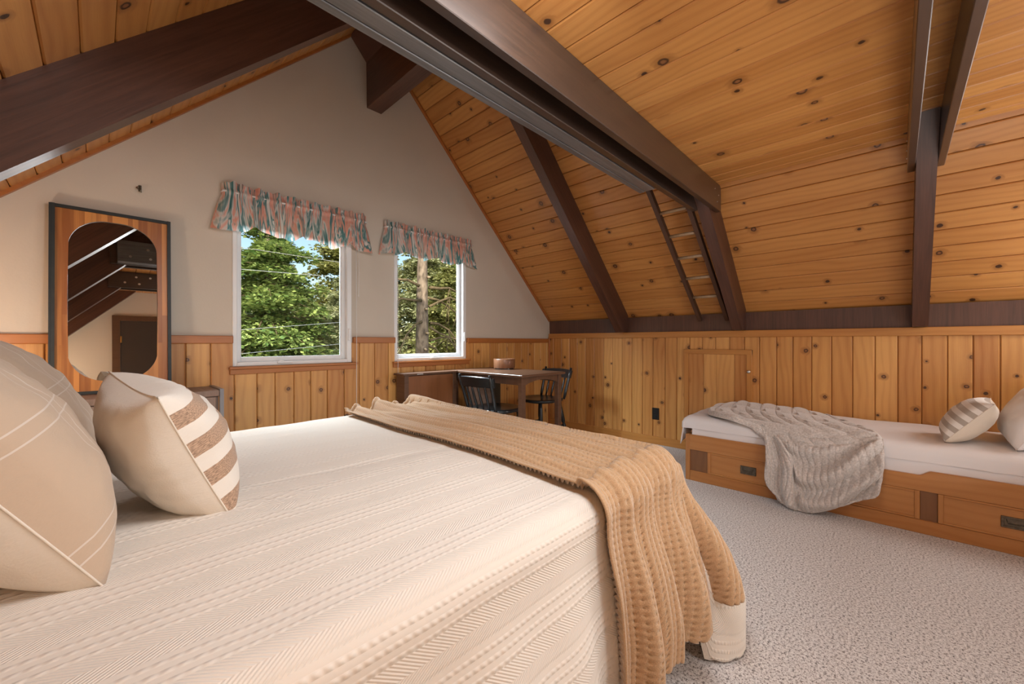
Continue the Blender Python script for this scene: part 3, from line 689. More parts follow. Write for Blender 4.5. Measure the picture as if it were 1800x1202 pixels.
# ------------------------------------------------------------------ draped cloth on the big bed
BX0, BX1, BY0, BY1, BZ = -0.52, 1.640, 0.640, 2.600, 0.727      # bed top rectangle
def sm(a, b_, x):
    x = min(1, max(0, (x-a)/(b_-a))); return x*x*(3-2*x)
def drape(x, y, lift=0.0, rr=0.075, folds=1.0, flare=0.13):
    """maps a flat cloth point to its place over the bed; rolls over foot edge (x) and both sides (y)"""
    ex = max(0.0, x-(BX1-rr)); ey0 = max(0.0, (BY0+rr)-y); ey1 = max(0.0, y-(BY1-rr)); ey = max(ey0, ey1); sy = -1 if ey0 > 0 else 1
    d = max(ex, ey)
    bx, by = min(x, BX1-rr), min(max(y, BY0+rr), BY1-rr)
    crown = 0.012*math.sin(math.pi*min(1, max(0, (y-BY0)/(BY1-BY0)))) + 0.006*mnoise.noise((x*2.5, y*2.5, 0.3)) + 0.003*mnoise.noise((x*8, y*8, 2.3))
    if d <= 0: return Vector((x, y, BZ+crown+lift)), 0.0
    th = math.atan2(ey, ex)                     # 0 = foot side, pi/2 = long side
    nx_, ny_ = math.cos(th), math.sin(th)*sy
    if ex > 0 and ey > 0: pass
    elif ex > 0: nx_, ny_ = 1.0, 0.0
    else: nx_, ny_ = 0.0, float(sy)
    R_ = rr+lift; arc = rr*math.pi/2
    if d < arc:
        a = d/rr; out_ = R_*math.sin(a); down = rr - R_*math.cos(a) ; f = 0.0; hang = 0.0
    else:
        hang = d-arc; out_ = R_; down = rr+hang
        f = sm(0, 0.45, hang)
        corner = math.sin(2*th) if (ex > 0 and ey > 0) else 0.0
        s_ = (x*7.5 if (ey > 0 and ex == 0) else (y*7.5 if ey == 0 else BX1*7.5+th*2.0))
        out_ += f*(0.055 + 0.022*math.sin(s_*1.3+0.6)*folds + 0.012*math.sin(s_*2.9+1.0)*folds) + corner*f*flare
        down *= (1+0.05*corner)
    return Vector((bx+nx_*out_, by+ny_*out_, BZ+crown+lift-down)), hang

bed = thing('bed', 'large made bed with cream ridged bedspread in the foreground', 'bed', ((BX0+BX1)/2, (BY0+BY1)/2, 0)); bc = Vector(bed.location)
def build_cloth(xs, ys, hem, lift, name, material, parent, extra=None, flare=0.13):
    P = []; UV = []
    for x in xs:
        row = []; uvr = []
        for y in ys:
            yy = y if not hem else hem(x, y)
            v, h_ = drape(x, yy, lift, flare=flare)
            if extra: v = extra(x, yy, v, h_)
            row.append(v-bc if parent is not None else v); uvr.append((x, y))
        P.append(row); UV.append(uvr)
    mb = MB(); mb.grid(P, UV); return mb.build(name, material, parent, True)
DROP = 0.62
def cov_hem(x, y):
    if y >= BY0: return y
    k = 1.0 - 0.13*math.exp(-((x-1.46)/0.10)**2) + 0.36*sm(BX1-.10, BX1+.02, x)
    return BY0+(y-BY0)*k
xs = list(np.linspace(BX0, BX1+0.0, 90)) + list(np.linspace(BX1+.01, BX1+DROP-.02, 40))
ys = list(np.linspace(BY0-DROP+.075, BY0+.12, 60)) + list(np.linspace(BY0+.14, BY1-.12, 70)) + list(np.linspace(BY1-.10, BY1+DROP-.075, 36))
def cov_extra(x, y, v, h_):
    if h_ <= 0: 
        # a pressed fold line across the spread and a few soft creases
        v.z -= 0.006*math.exp(-((y-1.42-0.05*math.sin(x*3))/0.02)**2)*sm(0.25, 0.5, x)*(1-sm(1.0, 1.15, x))
        v.z += 0.007*math.exp(-((x-0.36)/0.12)**2-((y-1.28)/0.10)**2)*math.sin((x+y)*70)
    if v.z < 0.012: v.z = 0.012 + 0.004*math.sin(x*40+y*35)
    return v
build_cloth(xs, ys, cov_hem, 0.0, 'bedspread', 'bedspread', bed, cov_extra, 0.245)
mb = MB(); mb.box(BX0, BX1-.09, BY0+.09, BY1-.09, 0.36, BZ-.03, m=Matrix.Translation(-bc), bev=.03); mb.build('mattress', 'sheet', bed)
mb = MB(); mb.box(BX0-.03, BX1-.12, BY0+.12, BY1-.12, 0.20, 0.355, m=Matrix.Translation(-bc), bev=.01); mb.build('box_base', 'dark_panel', bed)
for x in (BX0+.05, BX1-.22):
    for y in (BY0+.18, BY1-.18):
        mb = MB(); mb.box(x, x+.06, y-.03, y+.03, 0, .2, m=Matrix.Translation(-bc)); mb.build('leg', 'dark_panel', bed)
mb = MB(); mb.box(BX0-.09, BX0-.03, BY0+.02, BY1-.02, 0.0, 1.12, m=Matrix.Translation(-bc), bev=.01); mb.build('headboard', 'dark_panel', bed)

# waffle blanket across the foot of the bed
cell = 0.0210; sub = 4
bx0, bx1 = 1.03, BX1+0.30
nxw = int((bx1-bx0)/cell)*sub; nyw = int((BY1-.05-(BY0-.56))/cell)*sub
def waffle():
    P = []; UV = []
    for i in range(nxw+1):
        u = i/nxw; row = []
        for j in range(nyw+1):
            v_ = j/nyw; 
            ybot = BY0 - 0.60 + 0.06*sm(0.20, 0.30, u) + 0.05*sm(0.50, 0.58, u) + 0.06*sm(.6, 1, u)
            y = ybot + (BY1-0.06-ybot)*v_
            s_ = (y-BY0)
            x = bx0 + (0.075*sm(0, 1.9, s_)) + 0.02*math.sin(s_*3.1) + (0.05*sm(0.0, 0.5, -s_)) + (bx1-bx0)*u*(0.80+0.20*sm(-.6, .1, s_)*1.0)
            # crowd material so that it reads as folded
            p_, h_ = drape(x, y, 0.016, flare=.165)
            e1 = 1e-3
            pa, _ = drape(x+e1, y, 0.016, flare=.165); pb, _ = drape(x, y+e1, 0.016, flare=.165)
            n_ = (pa-p_).cross(pb-p_); n_.normalize()
            q = (x-bx0)
            fold = 0.012*math.sin(q*47 + 1.6*math.sin(y*1.3) + 0.8) + 0.010*math.sin(q*27 + 2.0*math.sin(y*0.9+1)) + 0.004*math.sin(q*90+y*3)
            fold = abs(fold)**0.9*math.copysign(1, fold)
            k = 0.75 + 0.9*sm(0.03, .4, h_)
            if s_ > 1.2: k *= 1.0+0.9*sm(1.2, 1.9, s_)
            edge = min(u, 1-u); fold *= sm(0, .05, edge)*0.8+.2
            cx = math.cos(2*math.pi*i/sub); cy = math.cos(2*math.pi*j/sub)
            pi_, pj_ = i % sub, j % sub
            waf = -0.013 if (pi_ == 0 and pj_ in (0, 1)) else (-0.001 if pi_ == 0 else (0.0012 if pi_ == 2 else 0.0))
            waf *= sm(0, .02, edge)
            p_ = p_ + n_*(0.012 + fold*k + waf + 0.022*sm(.02, .25, h_))
            if p_.z < 0.015: p_.z = 0.015
            row.append(p_)
        P.append(row)
    return P
P = waffle(); mb = MB(); mb.grid(P)
wb = mb.build('waffle_blanket', 'waffle', None, True); wb.modifiers.new('s', 'SOLIDIFY').thickness = -0.006
tag(wb, 'tan waffle-knit blanket draped across the foot of the large bed', 'blanket')

# ------------------------------------------------------------------ pillows
def pillow(name, w_, h_, th, front, back, label, loc, rot, group=None, wrinkle=1.0, seed=0, pinch=0.10, seam='cream'):
    """soft cushion in local XZ, thickness along +-Y (front = -Y). origin at bottom centre"""
    o = thing(name, label, 'pillow', loc, 0, group); o.rotation_mode = 'XYZ'; o.rotation_euler = rot
    n_ = 44; rnd = random.Random(seed); ox, oy = rnd.random()*50, rnd.random()*50
    def surf(sgn):
        P = []; UV = []
        for i in range(n_+1):
            a = -1+2*i/n_; row = []; uvr = []
            for j in range(n_+1):
                b_ = -1+2*j/n_
                # squarish outline with pulled-in sides and pointed corners
                px = a*(1-pinch*(1-b_*b_)*0 - pinch*(1-abs(b_)**2.0)*abs(a)**3)
                pz = b_*(1-pinch*(1-abs(a)**2.0)*abs(b_)**3)
                t_ = ((1-a*a)**0.42)*((1-b_*b_)**0.42)
                wv = mnoise.noise((a*2.2+ox, b_*2.2+oy, sgn*3.0))*0.05 + mnoise.noise((a*6+ox, b_*6, sgn*2.0))*0.02*wrinkle
                rad_ = mnoise.noise((math.atan2(b_, a)*6, 0.5*math.hypot(a, b_)+ox, sgn))*0.06*wrinkle*sm(0.55, 1.0, max(abs(a), abs(b_)))
                y_ = sgn*th/2*t_*(1+wv*2) + rad_*th*t_
                sag = -0.05*h_*(1-b_)*0.5*(1-a*a)*0
                row.append((px*w_/2, y_, (pz+1)*h_/2+sag)); uvr.append(((a+1)/2, (b_+1)/2))
            P.append(row); UV.append(uvr)
        return P, UV
    for sgn, m_, nm in ((-1, front, 'pillow_front'), (1, back, 'pillow_back')):
        P, UV = surf(sgn); mb = MB(); mb.grid(P, UV); mb.build(nm, m_, o, True)
    ring = []
    for k in range(4*n_):
        s_, t_ = divmod(k, n_); q = -1+2*t_/n_; a, b_ = [(q, -1), (1, q), (-q, 1), (-1, -q)][s_]
        ring.append((a*(1-pinch*(1-b_*b_)*abs(a)**3)*w_/2, 0, (b_*(1-pinch*(1-a*a)*abs(b_)**3)+1)*h_/2))
    mb = MB(); mb.tube(ring+[ring[0]], .0022, 6, cap=False); mb.build('seam_piping', seam, o, True)
    return o
# facing +X: local -Y -> +X  means rotation about Z by +90
zb = BZ+0.012
pillow('throw_pillow', 0.47, 0.395, 0.255, 'striped', 'cream', 'small cream throw pillow with brown stripes on the large bed', (0.222, 1.545, zb-.005), (R(-25), R(-5), R(99)), None, 1.0, 3, 0.10)
pillow('euro_pillow', 0.66, 0.58, 0.31, 'linen', 'cream', 'big linen sham with thin white lines at the left picture edge', (-0.03, 1.42, zb-.01), (R(-33), 0, R(97)), 'linen shams against the headboard', 1.0, 7, 0.09)
pillow('euro_pillow', 0.66, 0.575, 0.29, 'linen', 'cream', 'far linen sham peeking out between the big sham and the striped pillow', (-0.03, 2.12, zb-.01), (R(-33), 0, R(92)), 'linen shams against the headboard', 1.0, 9, 0.09)

# ------------------------------------------------------------------ daybed
FX = 3.582; DY1 = 1.333; DY0 = -0.86
db = thing('daybed', 'low honey-coloured wooden captain daybed with drawers and white bedding along right wall', 'bed', (FX, DY1, 0)); T = Matrix.Translation((-FX, -DY1, 0))
xb = XK-0.02
mb = MB(); mb.box(FX+.03, xb, DY0, DY1-.03, 0.02, .33, m=T); mb.build('carcass', 'fir', db)
mb = MB(); mb.box(FX-.002, FX+.03, DY0, DY1-.037, 0, .085, m=T, bev=.003, tint=.9); mb.build('plinth_board', 'fir', db)
# front rail with scooped middle
def railtop(y):
    hi, lo = .395, .362
    return lo + (hi-lo)*(sm(-.10, -.16, y) if y < .5 else sm(.92, .98, y)) if True else 0
def smr(a, b_, x):
    return sm(a, b_, x) if a < b_ else 1-sm(b_, a, x)
ysr = list(np.linspace(DY0, -.2, 8)) + list(np.linspace(-.17, -.08, 16)) + list(np.linspace(0, .5, 10)) + list(np.linspace(.54, .63, 12)) + list(np.linspace(.7, DY1-.035, 6))
mb = MB(); rows = []
for y in ysr:
    zt_ = .362 + .033*(smr(-.10, -.16, y) if y < .4 else sm(.55, .62, y))
    rows.append([(FX-FX, y-DY1, .268), (FX-FX, y-DY1, zt_-.004), (.004, y-DY1, zt_), (.030, y-DY1, zt_), (.034, y-DY1, zt_-.004), (.034, y-DY1, .268), (0, y-DY1, .268)])
mb.grid(rows, [[(q_[2]+q_[0], q_[1]) for q_ in r_] for r_ in rows], 0.35); mb.build('front_rail', 'fir', db)
mb = MB(); mb.box(FX-.002, FX+.06, DY1-.036, DY1, 0, .397, m=T, bev=.003, tint=.6); mb.build('corner_post', 'fir', db)
mb = MB(); mb.box(FX+.06, xb, DY1-.036, DY1-.004, 0.05, .395, m=T, bev=.003); mb.build('end_board', 'fir', db)
for a, b_ in ((1.154, 1.297), (-.182, -.109), (.48, .545)):
    mb = MB(); mb.box(FX+.010, FX+.035, a, b_, .085, .268, m=T, tint=.5); mb.build('divider_panel', 'dark_panel', db)
for i, (a, b_) in enumerate(((.545, 1.154), (-.109, .48), (-.86, -.182))):
    mb = MB(); fw = .026
    mb.box(FX+.006, FX+.03, a+.002, b_-.002, .087, .266, m=T, bev=.002, tint=.3)
    for bx_ in ((a+.002, a+fw, .087, .266), (b_-fw, b_-.002, .087, .266), (a+fw, b_-fw, .087, .100), (a+fw, b_-fw, .253, .266)): mb.box(FX-.001, FX+.01, *bx_, m=T, bev=.002, tint=.45)
    d_ = mb.build('drawer', 'fir', db)
    yc = (.847, .19, -.486)[i]; zc = .178
    mb = MB()
    for q_ in ((yc-.055, yc+.055, zc+.022, zc+.032), (yc-.055, yc+.055, zc-.032, zc-.022), (yc-.055, yc-.043, zc-.022, zc+.022), (yc+.043, yc+.055, zc-.022, zc+.022)): mb.box(FX-.003, FX+.008, *q_, m=T, bev=.002)
    mb.box(FX+.003, FX+.007, yc-.043, yc+.043, zc-.022, zc+.022, m=T)
    h_ = mb.build('recessed_pull', 'pewter', d_)
    mb = MB(); mb.tube([(-.001, yc-.034-DY1, zc+.016), (-.004, yc-.030-DY1, zc-.008), (-.004, yc+.030-DY1, zc-.008), (-.001, yc+.034-DY1, zc+.016)], .003, 6); mb.build('bail', 'pewter', h_, True)
# mattress with fitted sheet
def soft_slab(x0, x1, y0, y1, z0, z1, r_, n_=26, amp=0.004, seed=0, skirt_noise=0.0):
    """rounded slab, open below"""
    mbs = MB(); P = []; UV = []
    nx_, ny_ = 34, 90
    e_ = (z1-z0)-r_
    def prof(t_, lo, hi):       # flat coordinate -> (pos, drop)
        arc = r_*math.pi/2
        L0 = e_+arc
        tot = (hi-lo-2*r_)+2*L0; s_ = t_*tot
        if s_ < e_: return lo, r_+e_-s_
        if s_ < L0: a = (s_-e_)/r_; return lo+r_-r_*math.cos(a), r_-r_*math.sin(a)
        if s_ < L0+(hi-lo-2*r_): return lo+r_+(s_-L0), 0.0
        s2 = s_-L0-(hi-lo-2*r_)
        if s2 < arc: a = s2/r_; return hi-r_+r_*math.sin(a), r_-r_*math.cos(a)
        return hi, r_+(s2-arc)
    for i in range(nx_+1):
        x, dx_ = prof(i/nx_, x0, x1); row = []; uvr = []
        for j in range(ny_+1):
            y, dy_ = prof(j/ny_, y0, y1); d_ = max(dx_, dy_) if (dx_ == 0 or dy_ == 0) else max(dx_, dy_)
            nz_ = mnoise.noise((x*4+seed, y*4, 0))*amp + mnoise.noise((x*11+seed, y*11, 3))*amp*.5
            px = x + (mnoise.noise((x*5, y*7+seed, d_*4))*skirt_noise if dx_ > r_*.5 else 0); py = y + (mnoise.noise((x*7, y*5+seed, d_*4))*skirt_noise if dy_ > r_*.5 else 0)
            row.append((px-FX, py-DY1, z1-d_+nz_)); uvr.append((x, y))
        P.append(row); UV.append(uvr)
    mbs.grid(P, UV); return mbs
soft_slab(FX+.025, xb-.005, DY0+.02, DY1-.045, .335, .515, .05, seed=4, skirt_noise=.008).build('mattress', 'sheet', db, True)
soft_slab(FX+.014, xb-.002, DY0+.01, DY1+.035, .448, .552, .055, seed=9, amp=.007, skirt_noise=.006).build('coverlet', 'sheet', db, True)
# coverlet corner tail hanging over the foot end
P = []
for i in range(13):
    a = i/12; x = FX+.0+.55*a; row = []
    for j in range(9):
        b_ = j/8; ln = .15*(1-a)**0.8+.02
        row.append((x-FX-.01*b_+.004*math.sin(a*20), .030+.012*b_+.006*math.sin(a*15)-.012*(1-b_), .50-.07*(1-a)*0-ln*b_*1.15))
    P.append(row)
mb = MB(); mb.grid(P); o_ = mb.build('coverlet_tail', 'sheet', db, True); o_.modifiers.new('s', 'SOLIDIFY').thickness = .004

# pillows on daybed
pillow('throw_pillow', 0.40, 0.335, 0.19, 'grey_striped', 'cream', 'small white pillow with grey stripes on the daybed', (3.95, -.235, .562), (R(-38), R(0), R(176)), None, .8, 13, .08)
pillow('bed_pillow', 0.66, 0.47, 0.24, 'white_cotton', 'white_cotton', 'plump white pillow at the right picture edge on the daybed', (4.08, -.52, .558), (R(-30), 0, R(178)), None, .8, 15, .08, seam='white_cotton')

# plush throw: control net over the daybed edge
def unproj(px, py, z=None, x=None, y=None):
    u, v = px-900, 601-py; dx_, dy_, dz_ = 505.9+.6934*u, 486.8-.7206*u, v
    t_ = (z-1.2)/dz_ if z is not None else (x/dx_ if x is not None else y/dy_)
    return Vector((dx_*t_, dy_*t_, 1.2+dz_*t_))
net = [
 [dict(p=(1262, 716), z=.572), dict(p=(1300, 709), z=.572), dict(p=(1345, 714), z=.572), dict(p=(1400, 721), z=.572), dict(p=(1450, 733), z=.572)],
 [dict(p=(1245, 727), z=.572), dict(p=(1298, 727), z=.572), dict(p=(1352, 734), z=.572), dict(p=(1415, 742), z=.572), dict(p=(1505, 753), z=.572)],
 [dict(p=(1285, 739), z=.565), dict(p=(1330, 750), x=3.66), dict(p=(1372, 752), x=3.65), dict(p=(1450, 764), x=3.63), dict(p=(1545, 766), x=3.65)],
 [dict(p=(1343, 764), x=3.60), dict(p=(1362, 772), x=3.59), dict(p=(1392, 782), x=3.575), dict(p=(1470, 790), x=3.575), dict(p=(1553, 778), x=3.60)],
 [dict(p=(1353, 805), x=3.545), dict(p=(1377, 812), x=3.52), dict(p=(1402, 818), x=3.545), dict(p=(1470, 825), x=3.51), dict(p=(1553, 800), x=3.56)],
 [dict(p=(1354, 845), x=3.535), dict(p=(1380, 852), x=3.50), dict(p=(1410, 862), x=3.53), dict(p=(1468, 862), x=3.50), dict(p=(1551, 838), x=3.545)],
 [dict(p=(1368, 878), x=3.47), dict(p=(1388, 893), x=3.45), dict(p=(1420, 902), x=3.44), dict(p=(1480, 890), x=3.49), dict(p=(1540, 868), x=3.535)]]
C3 = [[unproj(*q['p'], z=q.get('z'), x=q.get('x')) for q in r_] for r_ in net]
def crom(p, t_):
    n_ = len(p)-1; s_ = t_*n_; i = min(int(s_), n_-1); f = s_-i
    a, b_, c, d = p[max(i-1, 0)], p[i], p[i+1], p[min(i+2, n_)]
    return b_*1.0 + (c-a)*(0.5*f) + (a*2-b_*5+c*4-d)*(0.5*f*f) + (b_*3-a-c*3+d)*(0.5*f*f*f)
NB_, NA_ = 240, 240
G = [[None]*(NA_+1) for _ in range(NB_+1)]
for i in range(NB_+1):
    cr_ = [crom([C3[r_][c] for r_ in range(len(C3))], i/NB_) for c in range(5)]
    for j in range(NA_+1): G[i][j] = crom(cr_, j/NA_)
P = []
for i in range(NB_+1):
    row = []
    for j in range(NA_+1):
        p_ = G[i][j]; du = G[min(i+1, NB_)][j]-G[max(i-1, 0)][j]; dv = G[i][min(j+1, NA_)]-G[i][max(j-1, 0)]
        n_ = dv.cross(du); n_.normalize()
        n_ = -n_
        a, b_ = j/NA_, i/NB_
        # big folds on the hanging part, fanning out from the edge near a=.25
        hang = sm(.42, .60, b_)
        left = 1-sm(.30, .48, a)
        swag = b_ - .30*math.sin(math.pi*min(1, max(0, (a-.15)/.9)))
        fold = hang*(left*.034*math.sin(a*24+.6*math.sin(b_*9)+.4) + (1-left)*(.036*math.sin(swag*30+1.0) + .014*math.sin(a*13-6*b_)))
        if True:
            # ribs: chunky blocks on top, fine ribs on the hanging part
            top_ = 1-hang
            blocks = .018*top_*abs(math.sin(a*26+1.2*math.sin(b_*9)))**.6*abs(math.sin(b_*34+(2.0 if int((a*26)/math.pi) % 2 else 0)))**.6
            ribs = .012*hang*abs(math.sin(a*80+7*b_*b_+1.5*math.sin(b_*14)))**.7
        e_ = min(a, 1-a, b_, 1-b_)
        off = (.020+fold+blocks+ribs)*sm(0, .03, e_)
        q_ = p_ + n_*off
        if q_.z < .012: q_.z = .012
        xe_, rr_ = 3.592, .058
        if q_.x > xe_+rr_: q_.z = max(q_.z, .568)
        elif q_.z > .495 and q_.x > xe_-.03:
            cx_, cz_ = xe_+rr_, .552-rr_; dxx, dzz = q_.x-cx_, max(q_.z-cz_, .001); dd = math.hypot(dxx, dzz)
            if dd < rr_+.018: q_.x = cx_+dxx/dd*(rr_+.018); q_.z = cz_+dzz/dd*(rr_+.018)
        elif q_.z <= .495 and q_.x > xe_-.018: q_.x = xe_-.018
        if q_.x > FX-.012 and q_.z < .41: q_.x = FX-.012
        row.append(q_)
    P.append(row)
mb = MB(); mb.grid(P); th_ = mb.build('plush_throw', 'plush', None, True); th_.modifiers.new('s', 'SOLIDIFY').thickness = .012; th_.modifiers['s'].offset = 0
tag(th_, 'fluffy greige ribbed throw spilling over the daybed side onto the carpet', 'throw blanket')

# ------------------------------------------------------------------ table corner
tz = .89
cb = thing('drop_leaf_cabinet', 'low dark brown folded-leaf sideboard under the right window', 'cabinet', (2.05, 3.43, 0)); T = Matrix.Translation((-2.05, -3.43, 0))
mb = MB(); mb.box(2.05, 2.715, 3.425, 3.612, tz-.020, tz, m=T, bev=.003); mb.build('cabinet_top', 'table_wood', cb)
mb = MB(); mb.box(2.075, 2.12, 3.445, 3.60, 0, tz-.02, m=T, bev=.002); mb.box(2.665, 2.71, 3.445, 3.60, 0, tz-.02, m=T, bev=.002); mb.box(2.12, 2.665, 3.445, 3.60, .05, .12, m=T); mb.box(2.12, 2.665, 3.47, 3.60, tz-.05, tz-.02, m=T); mb.build('cabinet_frame', 'table_wood', cb)
mb = MB(); mb.box(2.12, 2.665, 3.455, 3.475, .12, tz-.03, m=T); mb.build('front_panel', 'table_panel', cb)
mb = MB(); mb.box(2.20, 2.27, 3.418, 3.426, tz-.016, tz-.006, m=T, bev=.002); mb.build('hinge', 'steel', cb)
tb = thing('dining_table', 'dark wooden table set against the corner between two black chairs', 'table', (3.06, 3.05, 0)); T = Matrix.Translation((-3.06, -3.05, 0))
tx0, tx1, ty0, ty1 = 2.722, 3.395, 2.49, 3.612
mb = MB(); mb.box(tx0, tx1, ty0, ty1, tz-.024, tz, m=T, bev=.004); mb.build('tabletop', 'table_wood', tb)
for x, y in ((tx0+.03, ty0+.03), (tx1-.085, ty0+.03), (tx0+.03, ty1-.08), (tx1-.085, ty1-.08)):
    mb = MB(); mb.box(x, x+.055, y, y+.05, 0, tz-.024, m=T, bev=.003); mb.build('leg', 'table_wood', tb)
mb = MB(); xa, xb_ = tx0+.085, tx1-.085; pts = []
for k in range(13): a = k/12; pts.append((xa+(xb_-xa)*a, tz-.105+.045*math.sin(math.pi*a)**.7))
for k in range(12):
    (x0_, z0_), (x1_, z1_) = pts[k], pts[k+1]; mb.prism([(x0_, z0_), (x1_, z1_), (x1_, tz-.025), (x0_, tz-.025)], 1, ty0+.04, ty0+.06, .5)
mb.v = [tuple(T @ Vector(q_)) for q_ in mb.v]; mb.box(tx0+.04, tx0+.06, ty0+.08, ty1-.08, tz-.10, tz-.025, m=T); mb.box(tx1-.06, tx1-.04, ty0+.08, ty1-.08, tz-.10, tz-.025, m=T); mb.build('apron', 'table_wood', tb)
mb = MB(); mb.box(3.13, 3.24, 3.30, 3.36, 0, tz-.025, m=T, bev=.003); mb.build('support_post', 'black_paint', tb)
mb = MB(); mb.box(2.80, 3.13, 3.33, 3.35, .30, tz-.03, m=T); mb.build('back_panel', 'drift', tb)
# wooden tub on the table
bw = thing('wooden_bowl', 'round brown wooden bowl on the corner table', 'bowl', (3.25, 3.25, tz))
mb = MB(); mb.lathe([(0, .012), (.118, .012), (.122, .018), (.124, .112), (.120, .118), (.108, .118), (.106, .04), (0, .035)], 40); mb.build('bowl_body', 'pot_wood', bw, False)
mb = MB(); mb.lathe([(0, 0), (.108, 0), (.108, .012), (0, .012)], 32); mb.build('bowl_foot', 'black_paint', bw)
for q_ in bpy.data.objects['bowl_body'].data.polygons: q_.use_smooth = abs(q_.normal.z) < .5

def make_chair(label, loc, rotz, sc=1.13):
    c = thing('dining_chair', label, 'chair', loc, rotz, 'black spindle chairs at the corner table'); c.scale = (sc, sc, sc*1.03)
    # faces +X; back at -X. seat .45
    n_ = 36; top_, bot, = [], []
    def rad(a): return .215*(1+.10*abs(math.sin(2*a)))
    rings = []
    for r_, z in ((0, .442), (.7, .440), (.93, .452), (1.0, .446), (1.0, .428), (.93, .418), (0, .418)):
        rings.append([(r_*rad(2*math.pi*k/n_)*math.cos(2*math.pi*k/n_), r_*rad(2*math.pi*k/n_)*math.sin(2*math.pi*k/n_)*1.02, z) for k in range(n_+1)])
    mb = MB(); mb.grid(rings, None, flip=True); mb.build('seat', 'black_paint', c, True)
    for sx, sy in ((1, 1), (1, -1), (-1, 1), (-1, -1)):
        mb = MB(); a = Vector((sx*.14, sy*.14, .425)); b_ = Vector((sx*.205, sy*.205, 0))
        mb.tube([a.lerp(b_, t_) for t_ in (0, .15, .3, .5, .55, .6, .8, 1)], [.014, .019, .022, .022, .016, .021, .017, .012], 12); mb.build('leg', 'black_paint', c, True)
    for sy in (1, -1):
        mb = MB(); mb.tube([(-.18, sy*.18, .17), (0, sy*.18, .17), (.18, sy*.18, .17)], [.008, .012, .008], 10); mb.build('stretcher', 'black_paint', c, True)
    mb = MB(); mb.tube([(0, -.18, .17), (0, .18, .17)], .009, 10); mb.build('stretcher', 'black_paint', c, True)
    def bk(y, z): # back curve
        k = (z-.44)/.34; return Vector((-.185-.10*k-.045*(1-(y/.2)**2)*(.4+.6*k), y*(1+.10*k), z))
    for sy in (1, -1):
        mb = MB(); mb.tube([bk(sy*.17, .435+.32*t_) for t_ in (0, .25, .5, .75, 1)], [.013, .017, .015, .016, .013], 10); mb.build('back_post', 'black_paint', c, True)
    for y in (-.105, -.035, .035, .105):
        mb = MB(); mb.tube([bk(y, .435+.27*t_) for t_ in (0, .3, .6, 1)], [.007, .012, .011, .007], 8); mb.build('spindle', 'black_paint', c, True)
    rows = []
    for k in range(17):
        y = -.20+.40*k/16; zt_ = .738-.012*abs(k/8-1)**2; row = []
        lo, hi = bk(y, .65), bk(y, zt_)
        for o_, q_ in ((-.009, lo), (-.009, hi), (0, hi+Vector((0, 0, .005))), (.009, hi), (.009, lo), (-.009, lo)): row.append(q_+Vector((o_, 0, 0)))
        rows.append(row)
    mb = MB(); mb.grid(rows); mb.face(rows[0][:-1]); mb.face(rows[-1][:-1][::-1]); mb.build('crest_rail', 'black_paint', c)
    return c
ch1 = make_chair('black spindle-back chair left of the corner table, its back to the bed', (2.90, 3.02, 0), R(4))
ch2 = copy_tree(ch1); ch2.location = (3.74, 3.12, 0); ch2.rotation_euler = (0, 0, R(176)); ch2['label'] = 'black spindle-back chair on the far right side of the corner table by the knee wall'

# ------------------------------------------------------------------ outdoors
GZ = -2.6
def hill(x, y): return GZ + max(0, y-7)*0.10 + 0.35*math.sin(x*.35+y*.2)
P = [[(-40+2*i, 3.9+(y_ if y_ < 12 else y_*1.0), hill(-40+2*i, 3.9+y_)) for y_ in list(range(0, 60, 2))] for i in range(46)]
mb = MB(); mb.grid(P); o_ = mb.build('hillside_ground', 'soil', None, True); o_['kind'] = 'structure'
def foliage(mbx, centers, size, count, rnd, droop=.3, elong=3.0):
    for c, r_ in centers:
        for _ in range(count):
            a = rnd.random()*6.283; rr = r_*rnd.random()**.5; q = Vector(c)+Vector((rr*math.cos(a), rr*math.sin(a), (rnd.random()-.5)*r_*.55-droop*rr))
            d = Vector((math.cos(a)+rnd.gauss(0, .5), math.sin(a)+rnd.gauss(0, .5), rnd.gauss(-.15, .3))).normalized(); s_ = size*(.6+.8*rnd.random())
            n_ = d.cross(Vector((rnd.gauss(0, .5), rnd.gauss(0, .5), 1))).normalized()*s_/elong
            t_ = rnd.random()
            mbx.face([q, q+d*s_*.5+n_, q+d*s_, q+d*s_*.5-n_], None, t_)
def conifer(x, y, h, r_, lab, lm, seed, n_br=60, leafs=26, size=.22, zmin=0.12, tr=.14, name='conifer_tree', per=4, group='conifers outside the windows'):
    rnd = random.Random(seed); g = hill(x, y); o = thing(name, lab, 'tree', (x, y, g), 0, group)
    mb = MB(); mb.tube([(0, 0, -.1), (0, 0, h*.5), (0.02, 0, h)], [tr, tr*.65, .02], 12); mb.build('trunk', 'bark', o, True)
    mbb = MB(); mbl = MB(); mbb.tube([(0, 0, zmin*h-.1), (0, 0, h-.05)], .012, 5, cap=False)
    for k in range(n_br):
        f = zmin+(1-zmin)*rnd.random()**1.1; z = f*h; a = rnd.random()*6.283; L = r_*(1-f)**.8*(.7+.5*rnd.random())+.15
        tip = Vector((L*math.cos(a), L*math.sin(a), z-.25*L)); base = Vector((0, 0, z)); midp = base.lerp(tip, .5)+Vector((0, 0, .08*L))
        mbb.tube([base, midp, tip], [.03*(1-f)+.01, .02*(1-f)+.006, .004], 5, cap=False)
        cs = [((midp if t_ < .5 else tip).lerp(base if t_ < .5 else midp, rnd.random()) , L*.22+.08) for t_ in [rnd.random() for _ in range(per)]]
        foliage(mbl, cs, size, leafs, rnd)
    mbb.build('branches', 'branch', o, True)
    mbl.build('foliage', lm, o, 'keep' if False else False)
    return o
